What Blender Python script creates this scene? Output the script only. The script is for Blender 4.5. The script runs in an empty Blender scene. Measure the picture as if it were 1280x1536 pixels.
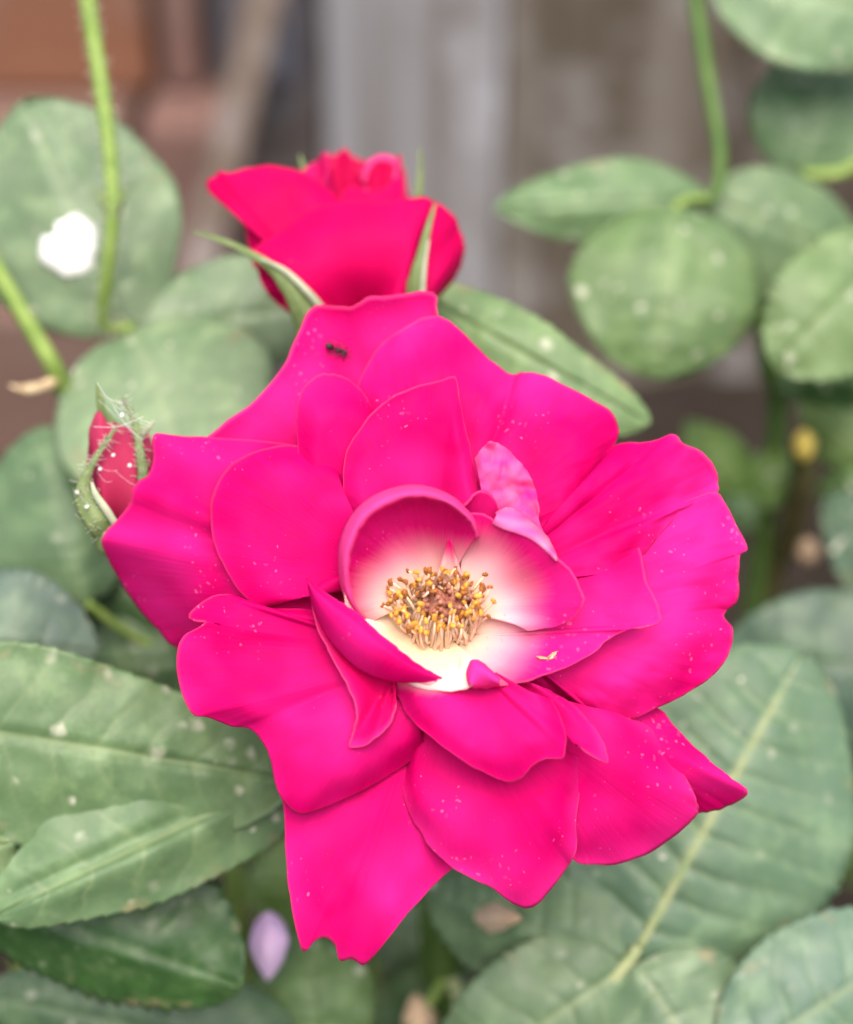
import bpy, bmesh, math, random
from mathutils import Vector, Matrix, noise, Quaternion

# ------------------------------------------------------------------ camera, world, light, exposure
scene = bpy.context.scene
col = scene.collection
PITCH = math.radians(35.0)
FOCUS = 0.200                       # metres from lens to the heart of the rose
FRAME_W = 0.100                     # metres seen across the frame at that distance
CAM = Vector((0.0, 0.0, 0.352))
FWD = Vector((0, math.cos(PITCH), -math.sin(PITCH)))
UP = Vector((0, math.sin(PITCH), math.cos(PITCH)))
RIGHT = Vector((1, 0, 0))

cam_data = bpy.data.cameras.new('camera')
cam = bpy.data.objects.new('camera', cam_data)
col.objects.link(cam)
cam.location = CAM
cam.rotation_euler = (math.radians(90) - PITCH, 0, 0)
cam_data.sensor_fit = 'HORIZONTAL'
cam_data.sensor_width = 36.0
cam_data.lens = 36.0 * FOCUS / FRAME_W
cam_data.clip_start = 0.005
cam_data.clip_end = 2000.0
cam_data.dof.use_dof = True
cam_data.dof.focus_distance = FOCUS - 0.0005
cam_data.dof.aperture_fstop = 11.0
scene.camera = cam

SUN_EL, SUN_AZ = math.radians(66), math.radians(172)     # azimuth clockwise from +Y (the fence side)
world = bpy.data.worlds.new('World')
scene.world = world
world.use_nodes = True
wn = world.node_tree.nodes
sky = wn.new('ShaderNodeTexSky')
sky.sky_type = 'NISHITA'
sky.sun_disc = False
sky.sun_elevation = SUN_EL
sky.sun_rotation = SUN_AZ
sky.air_density = 1.0
sky.dust_density = 6.0
sky.ozone_density = 0.6
wn['Background'].inputs['Strength'].default_value = 0.135
world.node_tree.links.new(sky.outputs[0], wn['Background'].inputs['Color'])

sun_data = bpy.data.lights.new('sun', 'SUN')
sun_data.energy = 1.5
sun_data.angle = math.radians(60)
sun_data.color = (1.0, 0.96, 0.90)
sun = bpy.data.objects.new('sun', sun_data)
col.objects.link(sun)
sd = Vector((math.sin(SUN_AZ) * math.cos(SUN_EL), math.cos(SUN_AZ) * math.cos(SUN_EL), math.sin(SUN_EL)))
sun.rotation_euler = sd.to_track_quat('Z', 'Y').to_euler()
sun.location = (0, 0, 3)

scene.view_settings.view_transform = 'Standard'
scene.view_settings.look = 'None'
scene.view_settings.gamma = 1.0
scene.view_settings.exposure = 1.08
scene.cycles.max_bounces = 7
scene.cycles.diffuse_bounces = 4
scene.cycles.transmission_bounces = 4
scene.cycles.use_denoising = True

# ------------------------------------------------------------------ frame of reference
# Traced plans are drawn on a 1280-unit sheet that lies across the heart of the rose; h is height in mm
# out of that sheet.  W turns a sheet place + height into a world position.
def W(px, py, h=0.0):
    d = FOCUS - h / 1000.0
    k = FRAME_W / 1280.0 * d / FOCUS
    return CAM + FWD * d + RIGHT * ((px - 640) * k) + UP * ((768 - py) * k)

def ray_at_y(px, py, y):
    p = W(px, py, 0) - CAM
    return CAM + p * (y / p.y)

def ray_at_z(px, py, z):
    p = W(px, py, 0) - CAM
    return CAM + p * ((z - CAM.z) / p.z)

rnd = random.Random(11)

def catmull(pts, per=6, closed=False):
    out = []
    n = len(pts)
    for i in range(n - 1):
        p0 = pts[max(i - 1, 0)]; p1 = pts[i]; p2 = pts[i + 1]; p3 = pts[min(i + 2, n - 1)]
        for k in range(per):
            t = k / per
            out.append(tuple(0.5 * ((2 * b) + (c - a) * t + (2 * a - 5 * b + 4 * c - d) * t * t + (3 * b - a - 3 * c + d) * t ** 3)
                             for a, b, c, d in zip(p0, p1, p2, p3)))
    out.append(tuple(pts[-1]))
    return out

def resample(pts, n):
    L = [0.0]
    for a, b in zip(pts, pts[1:]):
        L.append(L[-1] + math.hypot(b[0] - a[0], b[1] - a[1]))
    res = []
    j = 0
    for i in range(n):
        s = L[-1] * i / (n - 1)
        while j < len(L) - 2 and L[j + 1] < s:
            j += 1
        t = (s - L[j]) / max(L[j + 1] - L[j], 1e-9)
        res.append(tuple(a + (b - a) * t for a, b in zip(pts[j], pts[j + 1])))
    return res

def sstep(a, b, x):
    if a == b:
        return float(x > a)
    t = min(1, max(0, (x - a) / (b - a)))
    return t * t * (3 - 2 * t)

# ------------------------------------------------------------------ object helpers
def thing(name, loc, label, cat, group=None):
    o = bpy.data.objects.new(name, None)
    o.empty_display_size = 0.005
    col.objects.link(o)
    o.location = loc
    o['label'] = label
    o['category'] = cat
    if group:
        o['group'] = group
    return o

def origin_of(o):
    v = Vector((0, 0, 0))
    while o is not None:
        v += o.location
        o = o.parent
    return v

def mesh_obj(name, verts, faces, mat, parent=None, smooth=True, attrs=None, thick=0, loc=None):
    """verts are world positions; loc is the object's own world origin"""
    me = bpy.data.meshes.new(name)
    base = origin_of(parent) if parent is not None else Vector((0, 0, 0))
    o_loc = Vector(loc) if loc is not None else base
    me.from_pydata([tuple(Vector(v) - o_loc) for v in verts], [], faces)
    if smooth:
        me.polygons.foreach_set('use_smooth', [True] * len(me.polygons))
    if attrs:
        for k, vals in attrs.items():
            a = me.attributes.new(k, 'FLOAT', 'POINT')
            a.data.foreach_set('value', vals)
    me.materials.append(mat)
    me.update()
    o = bpy.data.objects.new(name, me)
    col.objects.link(o)
    o.location = o_loc - base if parent is not None else o_loc
    if parent is not None:
        o.parent = parent
    if thick:
        m = o.modifiers.new('thickness', 'SOLIDIFY')
        m.thickness = thick
        m.offset = 0.0
    return o

def tube_mesh(path, radii, sides=8, cap=True):
    """path: world Vectors; returns verts, faces"""
    verts, faces = [], []
    n = len(path)
    prev = None
    for i, p in enumerate(path):
        t = (path[min(i + 1, n - 1)] - path[max(i - 1, 0)]).normalized()
        if prev is None:
            a = Vector((0.3, 0.5, 0.8)) if abs(t.z) < 0.9 else Vector((1, 0, 0))
            u = (a - t * a.dot(t)).normalized()
        else:
            u = (prev - t * prev.dot(t)).normalized()
        prev = u
        w = t.cross(u)
        r = radii[i] if isinstance(radii, (list, tuple)) else radii
        for k in range(sides):
            an = 2 * math.pi * k / sides
            verts.append(p + u * (math.cos(an) * r) + w * (math.sin(an) * r))
    for i in range(n - 1):
        for k in range(sides):
            a = i * sides + k; b = i * sides + (k + 1) % sides
            faces.append((a, b, b + sides, a + sides))
    if cap:
        faces.append(tuple(range(sides))[::-1])
        faces.append(tuple(range((n - 1) * sides, n * sides)))
    return verts, faces

def spline3(pts, per=8):
    return [Vector(p) for p in catmull([tuple(p) for p in pts], per)]

# ------------------------------------------------------------------ materials
def new_mat(name):
    m = bpy.data.materials.new(name)
    m.use_nodes = True
    nt = m.node_tree
    nt.nodes.clear()
    return m, nt, nt.nodes, nt.links

def nd(nodes, typ, **kw):
    n = nodes.new(typ)
    for k, v in kw.items():
        setattr(n, k, v)
    return n

def mathn(nt, op, a, b=None, c=None, clamp=False):
    n = nt.nodes.new('ShaderNodeMath')
    n.operation = op
    n.use_clamp = clamp
    for i, v in enumerate((a, b, c)):
        if v is None:
            continue
        if hasattr(v, 'links'):
            nt.links.new(v, n.inputs[i])
        else:
            n.inputs[i].default_value = v
    return n.outputs[0]

def mixc(nt, fac, a, b, mode='MIX'):
    n = nt.nodes.new('ShaderNodeMix')
    n.data_type = 'RGBA'
    n.blend_type = mode
    ins = (n.inputs[0], n.inputs[6], n.inputs[7])
    for s, v in zip(ins, (fac, a, b)):
        if hasattr(v, 'links'):
            nt.links.new(v, s)
        elif isinstance(v, (int, float)):
            s.default_value = v
        else:
            s.default_value = (*v, 1.0) if len(v) == 3 else v
    return n.outputs[2]

def ramp(nt, fac, stops, interp='LINEAR'):
    n = nt.nodes.new('ShaderNodeValToRGB')
    n.color_ramp.interpolation = interp
    el = n.color_ramp.elements
    while len(el) < len(stops):
        el.new(0.5)
    for e, (p, c) in zip(el, stops):
        e.position = p
        e.color = (*c, 1.0) if len(c) == 3 else c
    nt.links.new(fac, n.inputs[0])
    return n.outputs[0]

def noise_tex(nt, vec, scale, detail=3, rough=0.55, dim='3D'):
    n = nt.nodes.new('ShaderNodeTexNoise')
    n.noise_dimensions = dim
    n.inputs['Scale'].default_value = scale
    n.inputs['Detail'].default_value = detail
    n.inputs['Roughness'].default_value = rough
    if vec is not None:
        nt.links.new(vec, n.inputs['Vector'])
    return n.outputs['Fac']

def finish(nt, color, rough=0.5, spec=0.3, trans=0.0, trans_col=None, bump=None, bump_s=0.2, bump_d=0.0005, sheen=0.0):
    N, Lk = nt.nodes, nt.links
    out = N.new('ShaderNodeOutputMaterial')
    p = N.new('ShaderNodeBsdfPrincipled')
    if hasattr(color, 'links'):
        Lk.new(color, p.inputs['Base Color'])
    else:
        p.inputs['Base Color'].default_value = (*color, 1)
    if hasattr(rough, 'links'):
        Lk.new(rough, p.inputs['Roughness'])
    else:
        p.inputs['Roughness'].default_value = rough
    p.inputs['Specular IOR Level'].default_value = spec
    if sheen:
        p.inputs['Sheen Weight'].default_value = sheen
        p.inputs['Sheen Roughness'].default_value = 0.4
    if bump is not None:
        b = N.new('ShaderNodeBump')
        b.inputs['Strength'].default_value = bump_s
        b.inputs['Distance'].default_value = bump_d
        Lk.new(bump, b.inputs['Height'])
        Lk.new(b.outputs[0], p.inputs['Normal'])
    if trans > 0:
        t = N.new('ShaderNodeBsdfTranslucent')
        tc = trans_col if trans_col is not None else color
        if hasattr(tc, 'links'):
            Lk.new(tc, t.inputs['Color'])
        else:
            t.inputs['Color'].default_value = (*tc, 1)
        mx = N.new('ShaderNodeMixShader')
        mx.inputs[0].default_value = trans
        Lk.new(p.outputs[0], mx.inputs[1])
        Lk.new(t.outputs[0], mx.inputs[2])
        Lk.new(mx.outputs[0], out.inputs['Surface'])
    else:
        Lk.new(p.outputs[0], out.inputs['Surface'])

def attr(nt, name):
    n = nt.nodes.new('ShaderNodeAttribute')
    n.attribute_name = name
    return n.outputs['Fac']

def petal_material(name, pink, deep, cream, pale, trans=0.28, speck=0.5, margin=0.32):
    m, nt, N, Lk = new_mat(name)
    pu, pv, wh, pl = attr(nt, 'pu'), attr(nt, 'pv'), attr(nt, 'wh'), attr(nt, 'pale')
    oi = N.new('ShaderNodeObjectInfo')
    tc = N.new('ShaderNodeTexCoord')
    cx = N.new('ShaderNodeCombineXYZ')
    Lk.new(mathn(nt, 'MULTIPLY', pu, 90.0), cx.inputs[0])
    Lk.new(mathn(nt, 'MULTIPLY', pv, 3.0), cx.inputs[1])
    Lk.new(mathn(nt, 'MULTIPLY', oi.outputs['Random'], 40.0), cx.inputs[2])
    streak = noise_tex(nt, cx.outputs[0], 1.0, 3, 0.6)
    blotch = noise_tex(nt, tc.outputs['Object'], 130.0, 3, 0.6)
    velvet = noise_tex(nt, tc.outputs['Object'], 900.0, 2, 0.6)
    f = mathn(nt, 'ADD', mathn(nt, 'MULTIPLY', streak, 0.9), mathn(nt, 'MULTIPLY', blotch, 0.9))
    f = mathn(nt, 'ADD', f, mathn(nt, 'MULTIPLY', velvet, 0.35))
    f = mathn(nt, 'SUBTRACT', f, 0.52, clamp=True)
    c = mixc(nt, f, deep, pink)
    # faint magenta bloom on older patches
    bl2 = noise_tex(nt, tc.outputs['Object'], 60.0, 2, 0.5)
    c = mixc(nt, mathn(nt, 'MULTIPLY', mathn(nt, 'SUBTRACT', bl2, 0.40, clamp=True), 2.6, clamp=True), c, pale)
    # pale reverse of rolled rims
    c = mixc(nt, mathn(nt, 'MULTIPLY', pl, mathn(nt, 'ADD', mathn(nt, 'MULTIPLY', blotch, 0.9), 0.25, clamp=True)), c,
             (0.88, 0.05, 0.37))
    # cream claw of the petal, breaking up in streaks
    w2 = mathn(nt, 'ADD', wh, mathn(nt, 'MULTIPLY', mathn(nt, 'SUBTRACT', streak, 0.5), 0.06))
    w2 = mathn(nt, 'MULTIPLY', w2, mathn(nt, 'GREATER_THAN', wh, 0.002))
    crm = mixc(nt, mathn(nt, 'MULTIPLY', attr(nt, 'yl'), 0.75), cream, (0.90, 0.66, 0.36))
    crm = mixc(nt, mathn(nt, 'MULTIPLY', mathn(nt, 'SUBTRACT', streak, 0.5, clamp=True), 0.8), crm, (0.88, 0.55, 0.52))
    c = mixc(nt, mathn(nt, 'MULTIPLY', w2, 1.0, clamp=True), c, crm)
    # thin translucent margin, paler than the blade
    mg = N.new('ShaderNodeMapRange'); mg.inputs[1].default_value = 0.983; mg.inputs[2].default_value = 1.0; mg.inputs[4].default_value = margin
    Lk.new(pv, mg.inputs[0])
    c = mixc(nt, mg.outputs[0], c, (0.90, 0.11, 0.24))
    # pollen dust and tiny scars
    vo = N.new('ShaderNodeTexVoronoi')
    vo.inputs['Scale'].default_value = 1150.0
    dv = N.new('ShaderNodeTexNoise'); dv.inputs['Scale'].default_value = 900.0
    Lk.new(tc.outputs['Object'], dv.inputs['Vector'])
    va = N.new('ShaderNodeVectorMath'); va.operation = 'MULTIPLY_ADD'
    Lk.new(dv.outputs['Color'], va.inputs[0]); va.inputs[1].default_value = (0.0011, 0.0011, 0.0011); Lk.new(tc.outputs['Object'], va.inputs[2])
    Lk.new(va.outputs[0], vo.inputs['Vector'])
    sz = mathn(nt, 'MULTIPLY', mathn(nt, 'SUBTRACT', noise_tex(nt, tc.outputs['Object'], 90.0, 2), 0.47, clamp=True), 1.4)
    dots = mathn(nt, 'MULTIPLY', mathn(nt, 'LESS_THAN', vo.outputs['Distance'], sz), speck)
    sc = N.new('ShaderNodeSeparateColor')
    Lk.new(vo.outputs['Color'], sc.inputs[0])
    dots = mathn(nt, 'MULTIPLY', dots, mathn(nt, 'POWER', sc.outputs[0], 2.0))
    c = mixc(nt, mathn(nt, 'MULTIPLY', dots, 0.8), c, (0.9, 0.24, 0.46))
    finish(nt, c, rough=0.62, spec=0.06, trans=trans, bump=mathn(nt, 'ADD', streak, blotch), bump_s=0.3, bump_d=0.00022)
    return m

M_PETAL = petal_material('petal_pink', (0.72, 0.0, 0.160), (0.50, 0.0, 0.085), (0.92, 0.82, 0.74), (0.82, 0.020, 0.28))
M_PETAL_RED = petal_material('petal_red', (0.70, 0.0, 0.105), (0.48, 0.0, 0.055), (0.85, 0.6, 0.5), (0.82, 0.004, 0.19), speck=0.15)
M_PETAL_ROSE = petal_material('petal_half_open', (0.66, 0.0, 0.105), (0.48, 0.0, 0.06), (0.85, 0.6, 0.5), (0.66, 0.002, 0.12), speck=0.1, margin=0.1)
M_PETAL_IN = petal_material('petal_inner_crimson', (0.50, 0.0, 0.06), (0.32, 0.0, 0.03), (0.85, 0.6, 0.5), (0.5, 0.002, 0.07), speck=0.1, trans=0.18)
M_BUDRED = petal_material('petal_bud_crimson', (0.38, 0.016, 0.07), (0.24, 0.006, 0.035), (0.6, 0.3, 0.3), (0.45, 0.07, 0.14), trans=0.12, speck=0.2, margin=0.0)

def leaf_material(name, vein_amt, gloss, speck, trans=0.22, dust=True):
    m, nt, N, Lk = new_mat(name)
    lu, lv = attr(nt, 'lu'), attr(nt, 'lv')
    vein, edge = attr(nt, 'vein'), attr(nt, 'edge')
    oi = N.new('ShaderNodeObjectInfo')
    tc = N.new('ShaderNodeTexCoord')
    base = oi.outputs['Color']
    n1 = noise_tex(nt, tc.outputs['Object'], 95.0, 4, 0.6)
    n2 = noise_tex(nt, tc.outputs['Object'], 420.0, 3, 0.6)
    c = mixc(nt, ramp(nt, n1, [(0.38, (0, 0, 0)), (0.62, (1, 1, 1))]), base, mixc(nt, 1.0, base, (0.52, 0.66, 0.55), 'MULTIPLY'))
    n3 = noise_tex(nt, tc.outputs['Object'], 190.0, 4, 0.65)
    c = mixc(nt, ramp(nt, n3, [(0.45, (0, 0, 0)), (0.68, (0.75, 0.75, 0.75))]), c, mixc(nt, 1.0, base, (1.6, 1.5, 1.45), 'MULTIPLY'))
    # dusty bloom
    c = mixc(nt, mathn(nt, 'MULTIPLY', mathn(nt, 'SUBTRACT', n1, 0.44, clamp=True), 0.9, clamp=True), c, (0.25, 0.37, 0.19)) if dust else c
    c = mixc(nt, mathn(nt, 'MULTIPLY', vein, vein_amt, clamp=True), c, mixc(nt, 0.6, mixc(nt, 1.0, base, (2.0, 1.75, 1.7), 'MULTIPLY'), (0.36, 0.40, 0.22)))
    c = mixc(nt, mathn(nt, 'MULTIPLY', mathn(nt, 'SUBTRACT', n2, 0.5, clamp=True), 0.8, clamp=True), c, (0.25, 0.33, 0.16))
    vo = N.new('ShaderNodeTexVoronoi')
    vo.inputs['Scale'].default_value = 300.0
    Lk.new(tc.outputs['Object'], vo.inputs['Vector'])
    sc = N.new('ShaderNodeSeparateColor')
    Lk.new(vo.outputs['Color'], sc.inputs[0])
    sz = mathn(nt, 'MULTIPLY', mathn(nt, 'SUBTRACT', sc.outputs[1], 0.25, clamp=True), 0.50)
    wob = mathn(nt, 'ADD', vo.outputs['Distance'], mathn(nt, 'MULTIPLY', mathn(nt, 'SUBTRACT', n2, 0.5), 0.9))
    sp = mathn(nt, 'SUBTRACT', 1.0, mathn(nt, 'DIVIDE', wob, mathn(nt, 'ADD', sz, 0.001)), clamp=True)
    cl = mathn(nt, 'MULTIPLY', mathn(nt, 'SUBTRACT', noise_tex(nt, tc.outputs['Object'], 55.0, 2), 0.36, clamp=True), 5.5, clamp=True)
    sp = mathn(nt, 'MULTIPLY', mathn(nt, 'MULTIPLY', mathn(nt, 'MULTIPLY', sp, 1.1, clamp=True), speck), cl)
    c = mixc(nt, sp, c, (0.58, 0.58, 0.45))
    # browned, nibbled margins
    bn = mathn(nt, 'MULTIPLY', mathn(nt, 'GREATER_THAN', edge, 0.8), mathn(nt, 'MULTIPLY', mathn(nt, 'SUBTRACT', noise_tex(nt, tc.outputs['Object'], 150.0, 3), 0.58, clamp=True), 6.0, clamp=True))
    c = mixc(nt, mathn(nt, 'MULTIPLY', bn, 0.7), c, (0.30, 0.24, 0.13))
    finish(nt, c, rough=gloss, spec=0.42, trans=trans, bump=mathn(nt, 'ADD', n2, n1), bump_s=0.3, bump_d=0.0004)
    return m

M_LEAF = leaf_material('leaf_dusty', 0.75, 0.46, 0.85)
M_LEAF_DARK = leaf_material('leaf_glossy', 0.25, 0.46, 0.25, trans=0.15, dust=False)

def plain_noise_mat(name, c1, c2, scale, rough=0.6, spec=0.3, trans=0.0, bump_s=0.3, bump_d=0.0004, stretch=None):
    m, nt, N, Lk = new_mat(name)
    tc = N.new('ShaderNodeTexCoord')
    vec = tc.outputs['Object']
    if stretch:
        mp = N.new('ShaderNodeMapping')
        mp.inputs['Scale'].default_value = stretch
        Lk.new(vec, mp.inputs[0])
        vec = mp.outputs[0]
    n = noise_tex(nt, vec, scale, 5, 0.6)
    c = ramp(nt, n, [(0.3, c1), (0.7, c2)])
    finish(nt, c, rough=rough, spec=spec, trans=trans, bump=n, bump_s=bump_s, bump_d=bump_d)
    return m

M_STEM = plain_noise_mat('stem_green', (0.14, 0.24, 0.04), (0.28, 0.38, 0.10), 260, trans=0.08)
M_STEM_DARK = plain_noise_mat('stem_dark_green', (0.05, 0.11, 0.02), (0.10, 0.17, 0.04), 160)
M_STEM_BROWN = plain_noise_mat('cane_brown', (0.05, 0.055, 0.02), (0.13, 0.11, 0.04), 160)
M_MIDRIB = plain_noise_mat('midrib_pale', (0.22, 0.30, 0.12), (0.38, 0.38, 0.20), 200)
M_SEPAL = plain_noise_mat('sepal_green', (0.12, 0.175, 0.055), (0.21, 0.27, 0.11), 420, trans=0.15)
M_SEPAL_EDGE = plain_noise_mat('sepal_pale', (0.34, 0.40, 0.25), (0.50, 0.52, 0.38), 420, trans=0.2)
M_FUZZ = plain_noise_mat('fuzz_pale', (0.55, 0.58, 0.42), (0.7, 0.7, 0.6), 420, trans=0.35)
M_SILK = plain_noise_mat('spider_silk', (0.75, 0.75, 0.72), (0.88, 0.88, 0.86), 420, rough=0.3, trans=0.3)
M_FILAMENT = plain_noise_mat('filament_cream', (0.84, 0.56, 0.34), (0.92, 0.76, 0.58), 500, trans=0.25)
M_ANTHER = plain_noise_mat('anther_gold', (0.52, 0.21, 0.02), (0.78, 0.40, 0.07), 1500, rough=0.7)
M_ANTHER_BROWN = plain_noise_mat('anther_brown', (0.20, 0.06, 0.015), (0.42, 0.15, 0.03), 1500, rough=0.8)
M_STYLE = plain_noise_mat('style_madder', (0.26, 0.075, 0.05), (0.52, 0.24, 0.16), 900, rough=0.7)
M_DISC = plain_noise_mat('disc_cream', (0.80, 0.62, 0.34), (0.88, 0.76, 0.56), 300, rough=0.6)
M_ANT = plain_noise_mat('ant_black', (0.012, 0.008, 0.008), (0.03, 0.02, 0.018), 600, rough=0.3)
M_CHAFF = plain_noise_mat('chaff_straw', (0.35, 0.24, 0.12), (0.62, 0.5, 0.32), 900, rough=0.7)
M_WHITE = plain_noise_mat('patch_white', (0.82, 0.81, 0.76), (0.9, 0.9, 0.87), 300, rough=0.5)
M_MAUVE = plain_noise_mat('petal_mauve', (0.78, 0.52, 0.82), (0.86, 0.66, 0.88), 90, trans=0.3)
M_TAN = plain_noise_mat('leaf_withered', (0.60, 0.40, 0.24), (0.76, 0.58, 0.40), 120, trans=0.1)
M_YELLOW = plain_noise_mat('bud_yellow', (0.42, 0.32, 0.05), (0.60, 0.46, 0.10), 160, trans=0.1)

# ------------------------------------------------------------------ the setting: soil, fence, bricks, batten
def soil_material():
    m, nt, N, Lk = new_mat('soil')
    tc = N.new('ShaderNodeTexCoord')
    n1 = noise_tex(nt, tc.outputs['Object'], 9, 6, 0.65)
    n2 = noise_tex(nt, tc.outputs['Object'], 70, 5, 0.65)
    f = mathn(nt, 'ADD', mathn(nt, 'MULTIPLY', n1, 0.5), mathn(nt, 'MULTIPLY', n2, 0.5))
    c = ramp(nt, f, [(0.32, (0.012, 0.009, 0.007)), (0.52, (0.026, 0.020, 0.016)), (0.7, (0.06, 0.05, 0.042))])
    finish(nt, c, rough=0.95, spec=0.1, bump=f, bump_s=0.9, bump_d=0.012)
    return m
M_SOIL = soil_material()

def wood_material():
    m, nt, N, Lk = new_mat('weathered_wood')
    tc = N.new('ShaderNodeTexCoord')
    oi = N.new('ShaderNodeObjectInfo')
    mp = N.new('ShaderNodeMapping')
    mp.inputs['Scale'].default_value = (1.0, 1.0, 0.045)
    ad = N.new('ShaderNodeVectorMath'); ad.operation = 'ADD'
    Lk.new(tc.outputs['Object'], ad.inputs[0])
    cb = N.new('ShaderNodeCombineXYZ')
    Lk.new(mathn(nt, 'MULTIPLY', oi.outputs['Random'], 3.0), cb.inputs[0])
    Lk.new(cb.outputs[0], ad.inputs[1])
    Lk.new(ad.outputs[0], mp.inputs[0])
    g = noise_tex(nt, mp.outputs[0], 260, 5, 0.65)
    g2 = noise_tex(nt, mp.outputs[0], 60, 4, 0.6)
    b = noise_tex(nt, ad.outputs[0], 34, 4, 0.65)
    base = oi.outputs['Color']
    c = mixc(nt, mathn(nt, 'MULTIPLY', g, 0.8), base, mixc(nt, 1.0, base, (0.45, 0.42, 0.40), 'MULTIPLY'))
    c = mixc(nt, mathn(nt, 'MULTIPLY', mathn(nt, 'SUBTRACT', g2, 0.40, clamp=True), 4.5, clamp=True), c, mixc(nt, 1.0, base, (0.42, 0.38, 0.33), 'MULTIPLY'))
    c = mixc(nt, mathn(nt, 'MULTIPLY', mathn(nt, 'SUBTRACT', b, 0.48, clamp=True), 3.5, clamp=True), c, mixc(nt, 0.5, base, (0.42, 0.42, 0.44)))
    finish(nt, c, rough=0.85, spec=0.2, bump=mathn(nt, 'ADD', g, g2), bump_s=0.5, bump_d=0.0015)
    return m
M_WOOD = wood_material()

def brick_material():
    m, nt, N, Lk = new_mat('old_brick')
    tc = N.new('ShaderNodeTexCoord')
    oi = N.new('ShaderNodeObjectInfo')
    n1 = noise_tex(nt, tc.outputs['Object'], 30, 5, 0.65)
    n2 = noise_tex(nt, tc.outputs['Object'], 240, 4, 0.6)
    base = oi.outputs['Color']
    c = mixc(nt, n1, base, mixc(nt, 1.0, base, (0.55, 0.5, 0.5), 'MULTIPLY'))
    c = mixc(nt, mathn(nt, 'MULTIPLY', mathn(nt, 'SUBTRACT', n1, 0.5, clamp=True), 2.0, clamp=True), c, (0.27, 0.20, 0.17))
    finish(nt, c, rough=0.92, spec=0.15, bump=mathn(nt, 'ADD', n1, n2), bump_s=0.5, bump_d=0.002)
    return m
M_BRICK = brick_material()

def ground():
    verts, faces = [], []
    # fine bumpy bed near the plants, reaching out to the horizon in growing steps
    def axis(lo, hi, n, far):
        a = [lo + (hi - lo) * i / n for i in range(n + 1)]
        return [-far, -far * 0.2, -far * 0.03, lo - 2.0] + a + [hi + 2.0, far * 0.03, far * 0.2, far]
    xs = axis(-0.8, 0.8, 90, 600.0)
    ys = axis(-0.5, 1.1, 90, 600.0)
    for y in ys:
        for x in xs:
            near = max(0.0, 1.0 - max(abs(x) / 0.85, abs(y - 0.3) / 0.85))
            z = 0.0
            if near > 0:
                z = near ** 0.5 * (0.010 * noise.noise((x * 14, y * 14, 1.7)) + 0.006 * noise.noise((x * 45, y * 45, 4.2))) - 0.004
            else:
                z = -0.004
            verts.append(Vector((x, y, z)))
    nx = len(xs)
    for j in range(len(ys) - 1):
        for i in range(nx - 1):
            a = j * nx + i
            faces.append((a, a + 1, a + 1 + nx, a + nx))
    o = mesh_obj('ground', verts, faces, M_SOIL)
    o['kind'] = 'structure'
ground()

def box_bm(x0, x1, y0, y1, z0, z1, bev=0.002, jit=0.0, seed=0, cuts=0):
    bm = bmesh.new()
    bmesh.ops.create_cube(bm, size=1.0)
    for v in bm.verts:
        v.co = Vector((x0 + (x1 - x0) * (v.co.x + 0.5), y0 + (y1 - y0) * (v.co.y + 0.5), z0 + (z1 - z0) * (v.co.z + 0.5)))
    if cuts:
        bmesh.ops.subdivide_edges(bm, edges=bm.edges[:], cuts=cuts, use_grid_fill=True)
    elif bev:
        bmesh.ops.bevel(bm, geom=bm.edges[:], offset=bev, segments=2, affect='EDGES', profile=0.6)
    if jit:
        for v in bm.verts:
            q = v.co * 40 + Vector((seed * 7.1, 0, 0))
            v.co += Vector((noise.noise(q), noise.noise(q + Vector((9, 0, 0))), noise.noise(q + Vector((0, 9, 0))))) * jit
    return bm

def bm_obj(name, bm, mat, parent, color=None, smooth=False):
    me = bpy.data.meshes.new(name)
    base = origin_of(parent) if parent else Vector((0, 0, 0))
    c = sum((v.co for v in bm.verts), Vector()) / len(bm.verts)
    for v in bm.verts:
        v.co -= c
    bm.to_mesh(me)
    bm.free()
    me.materials.append(mat)
    if smooth:
        me.polygons.foreach_set('use_smooth', [True] * len(me.polygons))
    o = bpy.data.objects.new(name, me)
    col.objects.link(o)
    o.location = c - base
    if parent:
        o.parent = parent
    if color:
        o.color = (*color, 1)
    return o

YF = 0.60
fence = thing('wooden_fence', (0.0, YF, 0.0), 'weathered grey-brown board fence standing behind the roses', 'fence')
def fx(px):
    return ray_at_y(px, 250, YF).x
px_edges = [(-420, -170), (-165, 85), (90, 332), (337, 487), (491, 748), (753, 1098), (1104, 1370), (1376, 1660)]
tones = [(0.17, 0.15, 0.14), (0.15, 0.13, 0.12), (0.16, 0.14, 0.13), (0.19, 0.165, 0.16), (0.42, 0.425, 0.455), (0.215, 0.19, 0.16), (0.15, 0.125, 0.105), (0.18, 0.16, 0.14)]
depths = [0.0, 0.002, 0.001, 0.004, -0.003, 0.002, 0.0, 0.003]
for (a, b), t, d in zip(px_edges, tones, depths):
    bm = box_bm(fx(a), fx(b), YF + d, YF + d + 0.018, -0.03, 0.95 + 0.01 * d * 100, bev=0.0018)
    bm_obj('board', bm, M_WOOD, fence, t)
for z in (0.12, 0.75):
    bm_obj('rail', box_bm(fx(-430), fx(1670), YF + 0.0225, YF + 0.06, z, z + 0.07), M_WOOD, fence, (0.17, 0.15, 0.13))

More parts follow.
